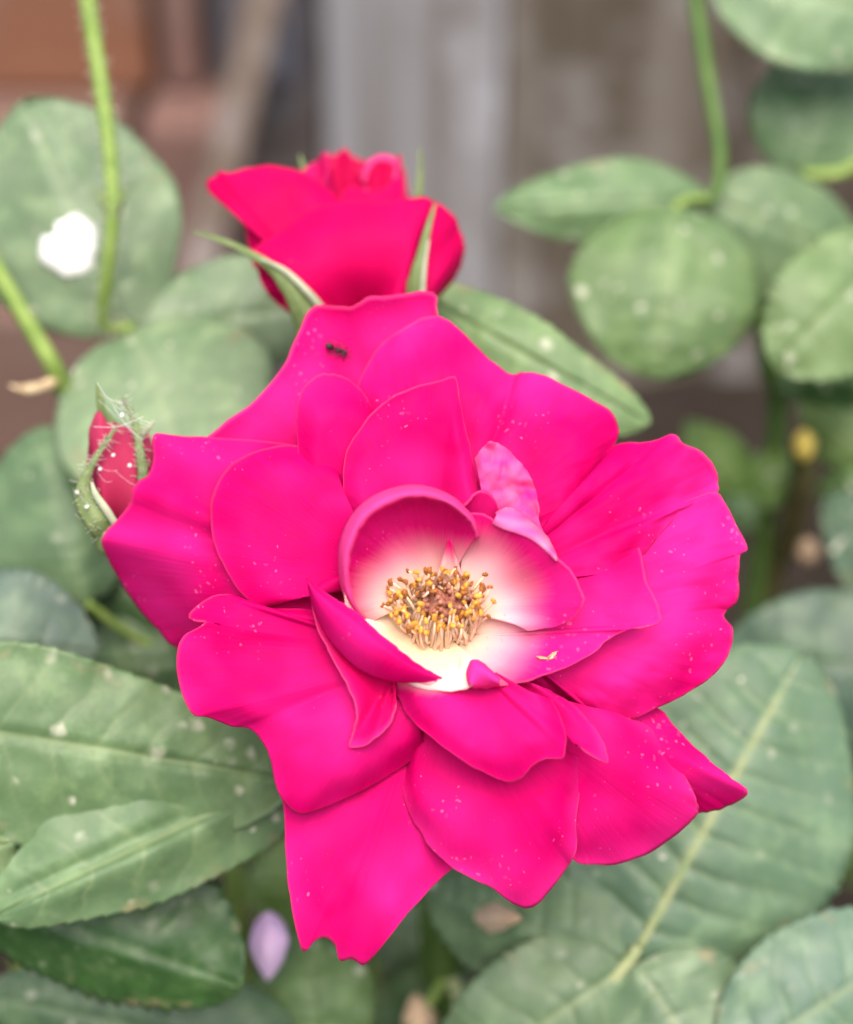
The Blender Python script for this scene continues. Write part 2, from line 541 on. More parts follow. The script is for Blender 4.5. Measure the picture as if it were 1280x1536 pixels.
pile = thing('brick_stack', (-0.16, 0.56, 0.0), 'stepped stack of old red bricks against the fence', 'bricks')
BH = 0.0655
def bx_(px, py, y):
    return ray_at_y(px, py, y).x
RED, DUL, BLU, BRN = (0.27, 0.125, 0.075), (0.21, 0.125, 0.105), (0.10, 0.105, 0.125), (0.20, 0.125, 0.10)
z3 = 2 * BH
def brick(x0, x1, y0, y1, zi, colr, s):
    bm_obj('brick', box_bm(x0, x1, y0, y1, zi * BH + 0.0004, (zi + 1) * BH - 0.0008, bev=0.0035, jit=0.0012, seed=s), M_BRICK, pile, colr, smooth=False)
xr = bx_(318, 210, 0.54)
xj = bx_(222, 60, 0.57)
# lower two courses
brick(xr - 0.2, xr, 0.530, 0.597, 0, BRN, 1); brick(xr - 0.41, xr - 0.205, 0.530, 0.597, 0, DUL, 2)
xm = bx_(196, 210, 0.54)
brick(xm + 0.003, xr + 0.004, 0.540, 0.597, 1, DUL, 3); brick(xm - 0.203, xm - 0.003, 0.541, 0.597, 1, BRN, 4); brick(xm - 0.41, xm - 0.207, 0.539, 0.597, 1, RED, 5)
# the third course, set back
brick(xj - 0.2, xj, 0.570, 0.598, 2, RED, 6); brick(xj + 0.004, xj + 0.018, 0.570, 0.598, 2, DUL, 7); brick(xj - 0.405, xj - 0.204, 0.571, 0.598, 2, BRN, 8)
brick(xj + 0.022, xj + 0.052, 0.574, 0.598, 2, BLU, 9)
brick(xj - 0.10, xj + 0.045, 0.572, 0.598, 3, BRN, 10); brick(xj - 0.305, xj - 0.104, 0.570, 0.598, 3, RED, 11)

# grey batten leaning against the fence beside the bricks
def batten():
    yB = 0.522
    top = ray_at_y(395, 0, yB); bot = ray_at_y(318, 330, yB)
    dirv = (top - bot).normalized()
    foot = bot - dirv * (bot.z / dirv.z)
    head = top + dirv * 0.35
    w = 0.0060
    t = thing('leaning_batten', foot, 'narrow grey-brown batten leaning between bricks and fence boards', 'batten')
    ax = dirv; sx = Vector((1, 0, 0)); sx = (sx - ax * sx.dot(ax)).normalized(); sy = ax.cross(sx)
    bm = bmesh.new(); bmesh.ops.create_cube(bm, size=1.0)
    L = (head - foot).length
    for v in bm.verts:
        c = v.co.copy()
        v.co = foot + ax * ((c.z + 0.5) * L) + sx * (c.x * 2 * w) + sy * (c.y * 0.010)
    bmesh.ops.bevel(bm, geom=bm.edges[:], offset=0.001, segments=2, affect='EDGES')
    bm_obj('batten_body', bm, M_WOOD, t, (0.42, 0.34, 0.29))
batten()

# ------------------------------------------------------------------ petals
def petal(par, edge, base, hm, he=0.0, roll=1.2, rip=(0.5, 3.0), seed=0, wh=(0.0, 0.0), nv=26, tilt=0.013, tc=(660, 920),
          mat=None, band=None, creases=(), per=7, pale=0.0, pale_edge=0.0, thick=0.00028, amp=1.0, dh=0.0, name='petal', jit=1.0, bow=0.0, crump=0.0, wh_u=None, whc=0.0):
    E = catmull([(p[0], p[1], p[2] if len(p) > 2 else he) for p in edge], per)
    N = len(E)
    if isinstance(base[0], (int, float)):
        B = [(base[0] + 0.08 * (e[0] - base[0]), base[1] + 0.08 * (e[1] - base[1]), base[2]) for e in E]
    else:
        B = resample(catmull(list(base), 8), N)
    K = 16
    Es = []
    for i in range(N):                       # the outline's notches fade out towards the claw
        acc = [0.0, 0.0, 0.0]; tw = 0.0
        for k in range(-K, K + 1):
            j = min(N - 1, max(0, i + k)); wt = math.exp(-(k / (K * 0.5)) ** 2)
            for q in range(3):
                acc[q] += E[j][q] * wt
            tw += wt
        Es.append([a / tw for a in acc])
    vs = [1 - (1 - i / nv) ** 1.25 for i in range(nv + 1)]
    verts, pu, pv, whs, pls, yls = [], [], [], [], [], []
    r = random.Random(seed * 17 + 3)
    ph = r.random() * 6.28
    def put(px, py, h, u, v, w, pl):
        verts.append(W(px, py, h + (py - tc[1]) * tilt + dh)); pu.append(u); pv.append(v); whs.append(w); pls.append(pl); yls.append(1 - sstep(55, 125, math.hypot(px - 655, (py - 935) * 1.1)))
    for v in vs:
        for i in range(N):
            u = i / (N - 1)
            b, e = B[i], E[i]
            jx = jit * v ** 6 * 2.0 * noise.noise((u * 34, seed * 3.3, 0.5))
            jy = jit * v ** 6 * 2.0 * noise.noise((u * 34, seed * 3.3, 9.5))
            es = Es[i]; k4 = v ** 3.5
            e = (es[0] + (e[0] - es[0]) * k4, es[1] + (e[1] - es[1]) * k4, es[2] + (e[2] - es[2]) * k4)
            px = b[0] + (e[0] - b[0]) * v + jx
            py = b[1] + (e[1] - b[1]) * v + jy
            if bow:
                k = bow * 4 * v * (1 - v)
                px += -(e[1] - b[1]) * k; py += (e[0] - b[0]) * k
            m = hm(u) if callable(hm) else hm
            ch = 2 * m - 0.5 * (b[2] + e[2])
            h = (1 - v) ** 2 * b[2] + 2 * v * (1 - v) * ch + v * v * e[2]
            h += amp * v * (1.7 * noise.noise((px / 120, py / 120, seed * 5.1)) + 0.7 * noise.noise((px / 45, py / 45, seed * 2.7)))
            h += rip[0] * v ** 2.5 * math.sin(6.283 * rip[1] * u + ph)
            h -= roll * 1.5 * sstep(0.70, 1.0, v) ** 1.6
            h += crump * v * (noise.noise((px / 22, py / 22, seed * 1.9)) + 0.5 * noise.noise((px / 10, py / 10, seed * 4.1)))
            for (u0, wd, dp) in creases:
                h -= dp * math.exp(-((u - u0) / wd) ** 2) * sstep(0.05, 0.5, v)
            w = 0.0
            if wh[1] > 0:
                ds = math.hypot(px - 652, (py - 925) * 1.1) * (1 + 0.07 * noise.noise((u * 6, v * 2, seed)))
                w = 1 - sstep(wh[0], wh[1], ds)
                if wh_u:
                    w *= 1 - sstep(wh_u[0], wh_u[1], u) * sstep(0.35, 0.8, v)
            if whc:
                w = max(w, whc * (0.55 + 0.9 * noise.noise((px / 26, py / 16, 3.1 + seed))))
            put(px, py, h, u, v, w, max(pale, pale_edge * sstep(0.86, 1.0, v)))
    nrows = len(vs)
    if band:
        # rim rolled outwards and back: (outward sheet units, drop in mm)
        steps = 8
        for s in range(1, steps + 1):
            a = s / steps
            for i in range(N):
                u = i / (N - 1)
                b, e = B[i], E[i]
                tx = E[min(i + 1, N - 1)][0] - E[max(i - 1, 0)][0]; ty = E[min(i + 1, N - 1)][1] - E[max(i - 1, 0)][1]
                L = math.hypot(tx, ty) or 1
                nx, ny = ty / L, -tx / L
                if nx * (e[0] - b[0]) + ny * (e[1] - b[1]) < 0:
                    nx, ny = -nx, -ny
                wd = band[0] * math.sin(math.pi * min(1, max(0.0, u * 0.94 + 0.03)) ** 1.15) ** 0.6 * (1.15 - 0.65 * sstep(0.45, 1.0, u)) * (1 + 0.25 * noise.noise((u * 7, 2.2, seed)))
                h = e[2] - roll + band[2] * math.sin(a * math.pi) - band[1] * a ** 1.6 + 0.35 * noise.noise((e[0] / 30, e[1] / 30, a * 2))
                put(e[0] + nx * wd * a, e[1] + ny * wd * a, h, u, 1.0, 0.0, 1.0)
        nrows += steps
    faces = []
    for j in range(nrows - 1):
        for i in range(N - 1):
            a = j * N + i
            faces.append((a, a + 1, a + 1 + N, a + N))
    return mesh_obj(name, verts, faces, mat or M_PETAL, par, attrs={'pu': pu, 'pv': pv, 'wh': whs, 'pale': pls, 'yl': yls}, thick=thick)

# ------------------------------------------------------------------ the open rose
rose = thing('rose_flower', W(660, 930, -6), 'wide-open hot-pink rose with cream heart and golden stamens', 'rose')
CX, CY = 660, 925
def C(h=0.0, dx=0, dy=0):
    return (CX + dx, CY + dy, h)

# back petal with the ant
petal(rose, [(296, 668, -4), (330, 640, -4), (382, 600, -5), (426, 546, -5.4), (450, 496, -5.8), (468, 461, -5.4), (500, 459, -5.2), (530, 460, -5), (552, 447, -4.8), (585, 444, -4.8), (620, 438, -5), (652, 441, -5.4), (657, 475, -6), (690, 560, -8)],
      C(-6, -20, -120), lambda u: -6.5 - 4.0 * sstep(0.15, 0.5, u), roll=0.8, rip=(0.8, 2.2), seed=1)
# upper right heart-shaped petal
petal(rose, [(532, 610, -3), (541, 570, -3), (560, 533, -3.5), (585, 506, -4), (615, 486, -4), (640, 475, -4), (663, 476, -4), (690, 495, -4), (725, 530, -4), (752, 553, -4.2), (772, 563, -4.6), (786, 560, -3.8), (815, 563, -3.5), (850, 580, -3.2), (890, 600, -3.2), (917, 619, -3.6), (928, 645, -4), (922, 668, -4), (905, 700, -3), (880, 750, -2), (845, 805, -1.5)],
      C(-4, 20, -100), -1.2, roll=1.0, rip=(0.4, 2.5), seed=2, crump=0.45, creases=[(0.52, 0.035, 0.9)])
# right petals
petal(rose, [(985, 800, 0), (1010, 765, -0.5), (1040, 748, -1), (1074, 739, -2), (1093, 765, -2.2), (1108, 797, -2.6), (1122, 824, -3), (1111, 831, -3), (1108, 868, -3), (1106, 900, -3), (1091, 914, -3.2), (1087, 928, -3.4), (1099, 943, -3.6), (1097, 970, -4), (1080, 1003, -4), (1040, 1034, -4), (990, 1060, -4), (945, 1079, -4), (911, 1082, -3.5), (896, 1080, -5.0), (850, 1062, -5), (800, 1035, -4)],
      C(-3.5, 80, 20), -0.6, roll=0.9, rip=(0.35, 4), seed=3, crump=0.5, creases=[(0.885, 0.012, -0.7), (0.93, 0.03, 0.8)])
petal(rose, [(775, 800, 0.5), (820, 770, 0), (868, 742, -1), (905, 692, -2), (928, 666, -2.4), (965, 664, -2), (990, 657, -1.8), (1012, 653, -1.6), (1028, 667, -1.5), (1050, 675, -1.4), (1068, 693, -1.4), (1077, 722, -1.4), (1072, 743, -1), (1035, 757, -0.3), (998, 790, 0.2), (965, 835, 0.5), (950, 860, 0.5)],
      C(-3, 60, -40), 0.6, roll=0.9, rip=(0.5, 3.5), seed=4, crump=0.6, creases=[(0.42, 0.05, 0.6), (0.7, 0.05, 0.5)])
# left petals
petal(rose, [(500, 676, -1), (450, 668, -1.5), (400, 662, -2), (310, 656, -2.4), (262, 653, -2.6), (230, 652, -3), (231, 685, -3.4), (222, 712, -3.8), (202, 729, -4), (193, 757, -4.4), (172, 785, -6.2), (154, 808, -7.5), (165, 842, -11), (195, 893, -13.5), (230, 936, -15), (266, 971, -16), (330, 962, -14), (400, 940, -8)],
      C(-4, -90, -30), lambda u: -1.0 - 1.6 * u, roll=0.9, rip=(0.4, 1.6), seed=5, creases=[(0.55, 0.05, 0.9), (0.47, 0.04, -0.5)])
petal(rose, [(500, 690, 2), (470, 674, 1.9), (430, 669, 1.8), (385, 677, 1.7), (345, 699, 1.6), (322, 735, 1.4), (316, 776, 1.2), (324, 820, 1.2), (344, 865, 1.4), (368, 895, 1.6), (395, 908, 1.8), (432, 899, 2), (470, 872, 2), (500, 860, 1)],
      C(-2, -80, -50), lambda u: 2.6 - 0.6 * u, roll=1.0, rip=(0.3, 1.5), seed=6)
# upper left narrow petal
petal(rose, [(468, 745, 1), (452, 700, 1.6), (446, 655, 2), (447, 612, 2.2), (457, 580, 2.2), (482, 562, 2.2), (508, 563, 2.2), (534, 578, 2), (553, 604, 1.6), (565, 650, 1)],
      C(-1.5, -80, -90), 1.0, roll=1.2, rip=(0.2, 1.5), seed=7, creases=[(0.5, 0.2, -0.8)])
# upper middle petal
petal(rose, [(545, 800, 2), (522, 750, 3), (514, 715, 3.8), (520, 678, 4.2), (541, 640, 4.4), (575, 603, 4.4), (620, 581, 4.2), (660, 571, 4), (684, 566, 3.8), (689, 600, 4), (697, 640, 3.6), (708, 680, 3.2), (715, 730, 2.6), (740, 790, 2)],
      C(-1, -10, -110), 2.0, roll=0.7, rip=(0.2, 1.5), seed=8)
# lower left hanging petal
petal(rose, [(424, 1180, -5), (427, 1230, -5), (429, 1290, -5.4), (437, 1360, -6), (447, 1405, -6.4), (456, 1426, -6.6), (472, 1412, -6.4), (489, 1405, -6.2), (503, 1419, -6.2), (509, 1440, -6.4), (528, 1437, -6.2), (549, 1446, -6.4), (580, 1410, -6.2), (622, 1358, -6), (655, 1322, -6), (690, 1290, -5.6), (700, 1240, -5)],
      C(-4, -20, 110), -3.6, roll=0.5, rip=(0.3, 2), seed=9, creases=[(0.52, 0.05, -0.25)])
# lower right far petal
petal(rose, [(930, 1100, -6), (965, 1060, -6), (992, 1066, -6.4), (1030, 1110, -6.8), (1075, 1150, -7), (1100, 1170, -7.2), (1122, 1189, -7.4), (1095, 1207, -9.6), (1070, 1216, -10.6), (1045, 1220, -10.6), (1000, 1230, -8)],
      C(-5, 90, 80), -5, roll=0.4, rip=(0.2, 1.5), seed=10)
# lower right petal
petal(rose, [(840, 1200, -3), (850, 1260, -3.6), (862, 1291, -5), (910, 1297, -7.5), (960, 1285, -8), (1010, 1255, -7.5), (1040, 1228, -6.5), (1047, 1213, -6), (1040, 1190, -4.6), (1012, 1140, -4), (975, 1095, -3.6), (940, 1072, -3.6)],
      C(-4, 60, 90), -1.8, roll=1.0, rip=(0.3, 2), seed=11, pale_edge=0.25)
# bottom petal
petal(rose, [(625, 1115, -1.5), (610, 1145, -1.6), (606, 1190, -1.8), (617, 1225, -2), (632, 1248, -2), (650, 1275, -2.2), (690, 1309, -2.4), (735, 1330, -3.6), (770, 1354, -4.8), (794, 1361, -5.2), (815, 1347, -5), (850, 1302, -4), (863, 1280, -2.4), (864, 1240, -2), (870, 1190, -1.6), (880, 1140, -1.6)],
      C(-3, 20, 100), -0.4, roll=1.0, rip=(0.3, 2), seed=12, pale_edge=0.25)
# lower left spreading petal
petal(rose, [(520, 930, 2), (475, 918, 2.4), (440, 914, 2.6), (385, 908, 2.6), (345, 893, 2.6), (318, 895, 2.6), (290, 914, 2.4), (284, 928, 2.0), (308, 934, 2.6), (290, 944, 2.0), (272, 960, 1.6), (264, 990, 1.4), (272, 1040, 1), (291, 1073, 0.8), (312, 1075, 0.9), (345, 1088, 0.6), (372, 1092, 0.4), (396, 1113, 0.2), (406, 1140, 0), (412, 1172, -0.4), (428, 1205, -0.8), (447, 1221, -1), (475, 1215, -1.2), (530, 1192, -1.4), (590, 1160, -1.4), (640, 1120, -1)],
      C(-1, -30, 60), 1.6, roll=0.8, rip=(0.35, 4), seed=13, creases=[(0.17, 0.02, -0.6), (0.62, 0.05, 0.7)])
# narrow petal with a curled lip between the front ones
petal(rose, [(466, 895, 4.5), (476, 942, 4.8), (499, 988, 5), (522, 1030, 5), (536, 1068, 4.8), (530, 1100, 3.8), (524, 1121, 3.2), (556, 1114, 3.8), (582, 1090, 4.4), (594, 1060, 4.4), (588, 1030, 3.6)],
      (600, 985, 0.5), 2.2, roll=0.5, rip=(0.15, 2), seed=14, mat=M_PETAL_RED, amp=0.5, pale_edge=0.4, creases=[(0.72, 0.06, -0.8)])
# lower centre petal, curled, and its folded wing
petal(rose, [(588, 1022, 3.4), (600, 1048, 4.2), (618, 1080, 5), (655, 1113, 5.6), (700, 1145, 6), (740, 1165, 6), (762, 1173, 5.8), (785, 1165, 5.6), (805, 1145, 5.6), (822, 1138, 5.6), (844, 1137, 5.2), (848, 1110, 5), (842, 1080, 4.8), (826, 1050, 4)],
      C(0.6, 40, 60), 4.4, roll=0.9, rip=(0.3, 2.5), seed=15, wh=(85, 135), creases=[(0.83, 0.04, -0.6)])
petal(rose, [(828, 1088, 3.6), (846, 1092, 3.9), (862, 1114, 4.2), (884, 1132, 4.2), (912, 1144, 3.8), (903, 1110, 3.8), (882, 1080, 3.6), (855, 1055, 3.2), (815, 1032, 2.4)],
      C(0.2, 70, 70), 3.0, roll=0.4, rip=(0.1, 1), seed=16, amp=0.5, pale_edge=0.3)
# broad lower right inner petal, pale inside
petal(rose, [(840, 800, -2), (895, 785, -3), (945, 795, -2.5), (962, 830, 0.5), (970, 872, 3.2), (988, 908, 4), (990, 934, 4), (945, 944, 4.2), (915, 958, 4.5), (890, 980, 4.8), (850, 1001, 5), (800, 1019, 5.2), (755, 1028, 5.2), (722, 1031, 5.0), (700, 1026, 4.4), (685, 1010, 3.4)],
      C(0.8, 30, 30), lambda u: 0.3 + 2.1 * sstep(0.05, 0.35, u), roll=0.3, rip=(0.25, 3), seed=17, wh=(35, 185), amp=0.9, crump=0.35, creases=[(0.45, 0.02, -0.5)])
petal(rose, [(704, 1028, 6.4), (701, 1008, 7), (708, 991, 7.2), (722, 994, 7), (738, 1008, 6.6), (750, 1020, 6)], [(712, 1031, 5.4), (722, 1031, 5.4), (732, 1030, 5.4), (742, 1029, 5.4), (750, 1028, 5.4)], 7.4, roll=0.5, rip=(0.1, 1), seed=26, amp=0.2, jit=0.4, nv=10, pale=0.9)
# crumpled pale petal right of the cup
petal(rose, [(712, 690, 4), (732, 664, 5), (752, 668, 5), (776, 690, 5), (796, 716, 4.6), (806, 750, 4.4), (812, 790, 4.2), (832, 832, 4)],
      C(1, 70, -110), lambda u: 4.5, roll=0.2, rip=(0.25, 2.3), seed=18, pale=0.7, amp=1.2, crump=1.4, whc=0.12)
# right cup petal, cream at the claw
petal(rose, [(690, 770, 6.5), (728, 772, 7), (752, 790, 7.6), (790, 803, 8), (828, 832, 8.2), (856, 855, 8), (872, 885, 7.6), (877, 902, 7.2), (866, 922, 6.4), (840, 938, 5.2), (790, 946, 4)],
      C(1.4, 25, -12), 3.4, roll=0.2, rip=(0.25, 3), seed=19, wh=(45, 185), amp=0.6)
petal(rose, [(744, 770, 6.4), (760, 762, 6.6), (778, 767, 6.6), (800, 786, 6.2), (822, 808, 6), (838, 842, 6.4)],
      [(738, 786, 7.4), (756, 794, 8), (775, 800, 8.2), (795, 808, 8.4), (815, 822, 8.4), (836, 842, 8)], 8.2, roll=0.2, rip=(0.2, 3), seed=24, pale=1.0, whc=0.25, amp=0.3, crump=0.3, nv=12)
# back wall of the cup with rolled rim
petal(rose, [(556, 935, 3.4), (536, 912, 6), (524, 880, 8), (522, 848, 9.5), (528, 815, 10.5), (545, 782, 11.2), (575, 758, 11.6), (612, 745, 11.8), (645, 745, 11.6), (676, 757, 11), (694, 770, 10.2), (708, 784, 9.2), (716, 806, 7.4)],
      C(1.2, 0, -28), 3.6, roll=0.0, rip=(0.15, 2), seed=20, wh=(40, 150), amp=0.5, band=(16, 3.0, 0.6))
# inner wall right of the cup
petal(rose, [(640, 770, 6), (690, 762, 7), (716, 738, 7), (736, 742, 6.4), (750, 766, 4.6), (758, 786, 2.8), (755, 808, 1.0)],
      C(0.5, 10, -22), 1.8, roll=0.2, rip=(0.2, 2), seed=25, wh=(75, 165), amp=0.6)
# cream floor of the cup under the front flap
petal(rose, [(516, 880, 6.5), (520, 912, 6), (540, 950, 5.6), (575, 995, 5.4), (610, 1024, 5.2), (650, 1036, 5), (695, 1034, 5), (722, 1018, 3.6), (732, 1000, 1.6)],
      C(0.9, -8, 12), 2.0, roll=0.2, rip=(0.15, 2), seed=21, wh=(112, 185), amp=0.4)
# slender petaloid standing inside the cup
petal(rose, [(658, 862, 3), (665, 836, 4.2), (674, 806, 5), (683, 832, 4.4), (692, 862, 3)], [(652, 876, 2), (675, 880, 1.8), (698, 872, 2)], 3.6, roll=0, rip=(0, 1), seed=22, wh=(55, 125), amp=0.2, jit=0.3)
# front flap folded over the cup
petal(rose, [(459, 866, 6.4), (474, 880, 7), (500, 897, 7.6), (532, 917, 8), (575, 955, 8.2), (615, 988, 8.2), (645, 1006, 8), (664, 1018, 7.6)],
      [(463, 878, 6), (474, 920, 5.2), (497, 962, 5.0), (530, 997, 5.0), (560, 1014, 5.2), (590, 1022, 5.8), (625, 1023, 6.4), (655, 1022, 7.2)],
      lambda u: 7.2 + 0.8 * math.sin(math.pi * u), roll=0.4, rip=(0.1, 1), seed=23, amp=0.4, pale_edge=0.15)

# heart: disc, styles, stamens
def dome(name, par, cx, cy, rx, ry, h0, h1, mat, seed=0, bump=0.0, n=28, rings=10, tilt=0.013, skirt=0.0):
    verts, faces = [W(cx, cy, h1 + (cy - 920) * tilt)], []
    for j in range(1, rings + 1):
        q = j / rings
        for i in range(n):
            a = 2 * math.pi * i / n
            px, py = cx + rx * q * math.cos(a), cy + ry * q * math.sin(a)
            h = h0 + (h1 - h0) * math.sqrt(max(0, 1 - q * q)) + bump * noise.noise((px / 9, py / 9, seed)) - skirt * (q > 0.99)
            verts.append(W(px, py, h + (py - 920) * tilt))
    for i in range(n):
        faces.append((0, 1 + i, 1 + (i + 1) % n))
    for j in range(rings - 1):
        for i in range(n):
            a = 1 + j * n + i; b = 1 + j * n + (i + 1) % n
            faces.append((a, a + n, b + n, b))
    faces.append(tuple(1 + (rings - 1) * n + i for i in range(n))[::-1])
    return mesh_obj(name, verts, faces, mat, par)

dome('disc', rose, 661, 930, 78, 62, -2.0, 2.2, M_DISC, 1, 0.25)
styles = dome('style_cluster', rose, 670, 902, 44, 36, 1.5, 4.6, M_STYLE, 2, 0.9, n=40, rings=14)
# separate style heads on the cluster
sverts, sfaces = [], []
for k in range(46):
    a = rnd.uniform(0, 6.283); q = math.sqrt(rnd.random()) * 0.95
    px, py = 670 + 42 * q * math.cos(a), 900 + 34 * q * math.sin(a)
    hh = 3.6 + 1.6 * math.sqrt(max(0, 1 - q * q)) + rnd.uniform(-0.3, 0.5)
    p = W(px, py, hh)
    v, f = tube_mesh([W(px + rnd.uniform(-4, 4), py + 8, hh - 1.2), W(px, py + 2, hh - 0.4), p], [0.00016, 0.00022, 0.0003], 6)
    o0 = len(sverts); sverts += v; sfaces += [tuple(i + o0 for i in ff) for ff in f]
so = mesh_obj('style_heads', sverts, sfaces, M_STYLE, rose); so['kind'] = 'stuff'

def anther_mesh(seed):
    bm = bmesh.new()
    bmesh.ops.create_icosphere(bm, subdivisions=2, radius=1.0)
    for v in bm.verts:
        c = v.co
        lobe = 1.0 - 0.45 * math.exp(-(c.x / 0.25) ** 2) * (1 if c.z > -0.2 else 0.3)
        k = 1 + 0.45 * noise.noise((c.x * 2 + seed * 3, c.y * 2, c.z * 2))
        v.co = Vector((c.x * 0.00058 * k, c.y * 0.00038 * lobe * k, c.z * 0.00040 * lobe * k))
    me = bpy.data.meshes.new('anther'); bm.to_mesh(me); bm.free()
    me.polygons.foreach_set('use_smooth', [True] * len(me.polygons))
    return me
anthers = []
for s in range(5):
    for mt in (M_ANTHER, M_ANTHER_BROWN):
        me = anther_mesh(s).copy(); me.materials.append(mt); anthers.append(me)
def stamen(rx0, ry0, x1, y1, h0, h1, brown):
    r = W(rx0, ry0, h0); t = W(x1, y1, h1)
    bend = Vector((rnd.uniform(-1, 1), rnd.uniform(-1, 1), rnd.uniform(-1, 1))) * 0.0006
    mid = (r + t) * 0.5 + bend - FWD * 0.0007
    path = spline3([r, mid, t], 5)
    v, f = tube_mesh(path, [0.00022 - 0.00008 * i / (len(path) - 1) for i in range(len(path))], 6)
    o = mesh_obj('stamen', v, f, M_FILAMENT, rose, loc=r)
    a = bpy.data.objects.new('anther', anthers[rnd.randrange(5) * 2 + (1 if brown else 0)])
    col.objects.link(a); a.parent = o; a.location = t - r
    a.rotation_euler = (rnd.uniform(0, 6), rnd.uniform(0, 6), rnd.uniform(0, 6))
    s = rnd.uniform(0.55, 1.1); a.scale = (s, s, s)
for k in range(118):
    a = 2 * math.pi * (k + rnd.uniform(-0.4, 0.4)) / 118
    q0 = rnd.uniform(0.65, 1.02); q1 = rnd.uniform(0.38, 1.12)
    low = max(0.0, math.sin(a))
    x0, y0 = 658 + 60 * q0 * math.cos(a), 928 + 54 * q0 * math.sin(a)
    x1, y1 = 660 + 68 * q1 * math.cos(a) + rnd.uniform(-9, 9), 900 + (50 if math.sin(a) > 0 else 44) * q1 * math.sin(a) + rnd.uniform(-8, 8)
    stamen(x0, y0, x1, y1, 2.0, rnd.uniform(3.8, 6.6), rnd.random() < (0.25 if low > 0.1 else 0.6))
for (x, y) in ((728, 862), (722, 878), (733, 925), (684, 852), (574, 908), (612, 856)):   # stray stamens
    stamen(660 + (x - 660) * 0.7, 928 + (y - 910) * 0.8, x, y, 2.0, 4.2, True)

# stem and hip of the open rose
def tube_part(name, par, pts, rad, mat, sides=10, per=8):
    path = spline3(pts, per)
    n = len(path)
    if isinstance(rad, tuple):
        rr = [rad[0] + (rad[1] - rad[0]) * i / (n - 1) for i in range(n)]
    elif isinstance(rad, list):
        q = catmull([(r,) for r in rad], per); rr = [x[0] for x in q]
    else:
        rr = [rad] * n
    v, f = tube_mesh(path, rr, sides)
    return mesh_obj(name, v, f, mat, par)
tube_part('hip', rose, [W(661, 932, 0), W(664, 945, -5), W(668, 960, -10), W(672, 980, -15), W(676, 1000, -19)], [0.0030, 0.0042, 0.0046, 0.0032, 0.0016], M_SEPAL, 14)

# ------------------------------------------------------------------ leaves
from mathutils.bvhtree import BVHTree
def surf_hit(o, px, py):
    """world point and normal where the sheet place (px, py) lies on object o"""
    off = origin_of(o)
    bvh = BVHTree.FromPolygons([v.co + off for v in o.data.vertices], [tuple(p.vertices) for p in o.data.polygons])
    d = (W(px, py, 0) - CAM).normalized()
    loc, nor, idx, dist = bvh.ray_cast(CAM, d)
    if nor.dot(d) > 0:
        nor = -nor
    return loc, nor

G_DUSTY = (0.165, 0.25, 0.135)
G_PALE = (0.19, 0.285, 0.15)
G_BLUE = (0.115, 0.190, 0.120)
G_MID = (0.095, 0.175, 0.070)
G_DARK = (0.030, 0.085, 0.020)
G_TEAL = (0.060, 0.115, 0.075)
G_BRIGHT = (0.130, 0.235, 0.050)

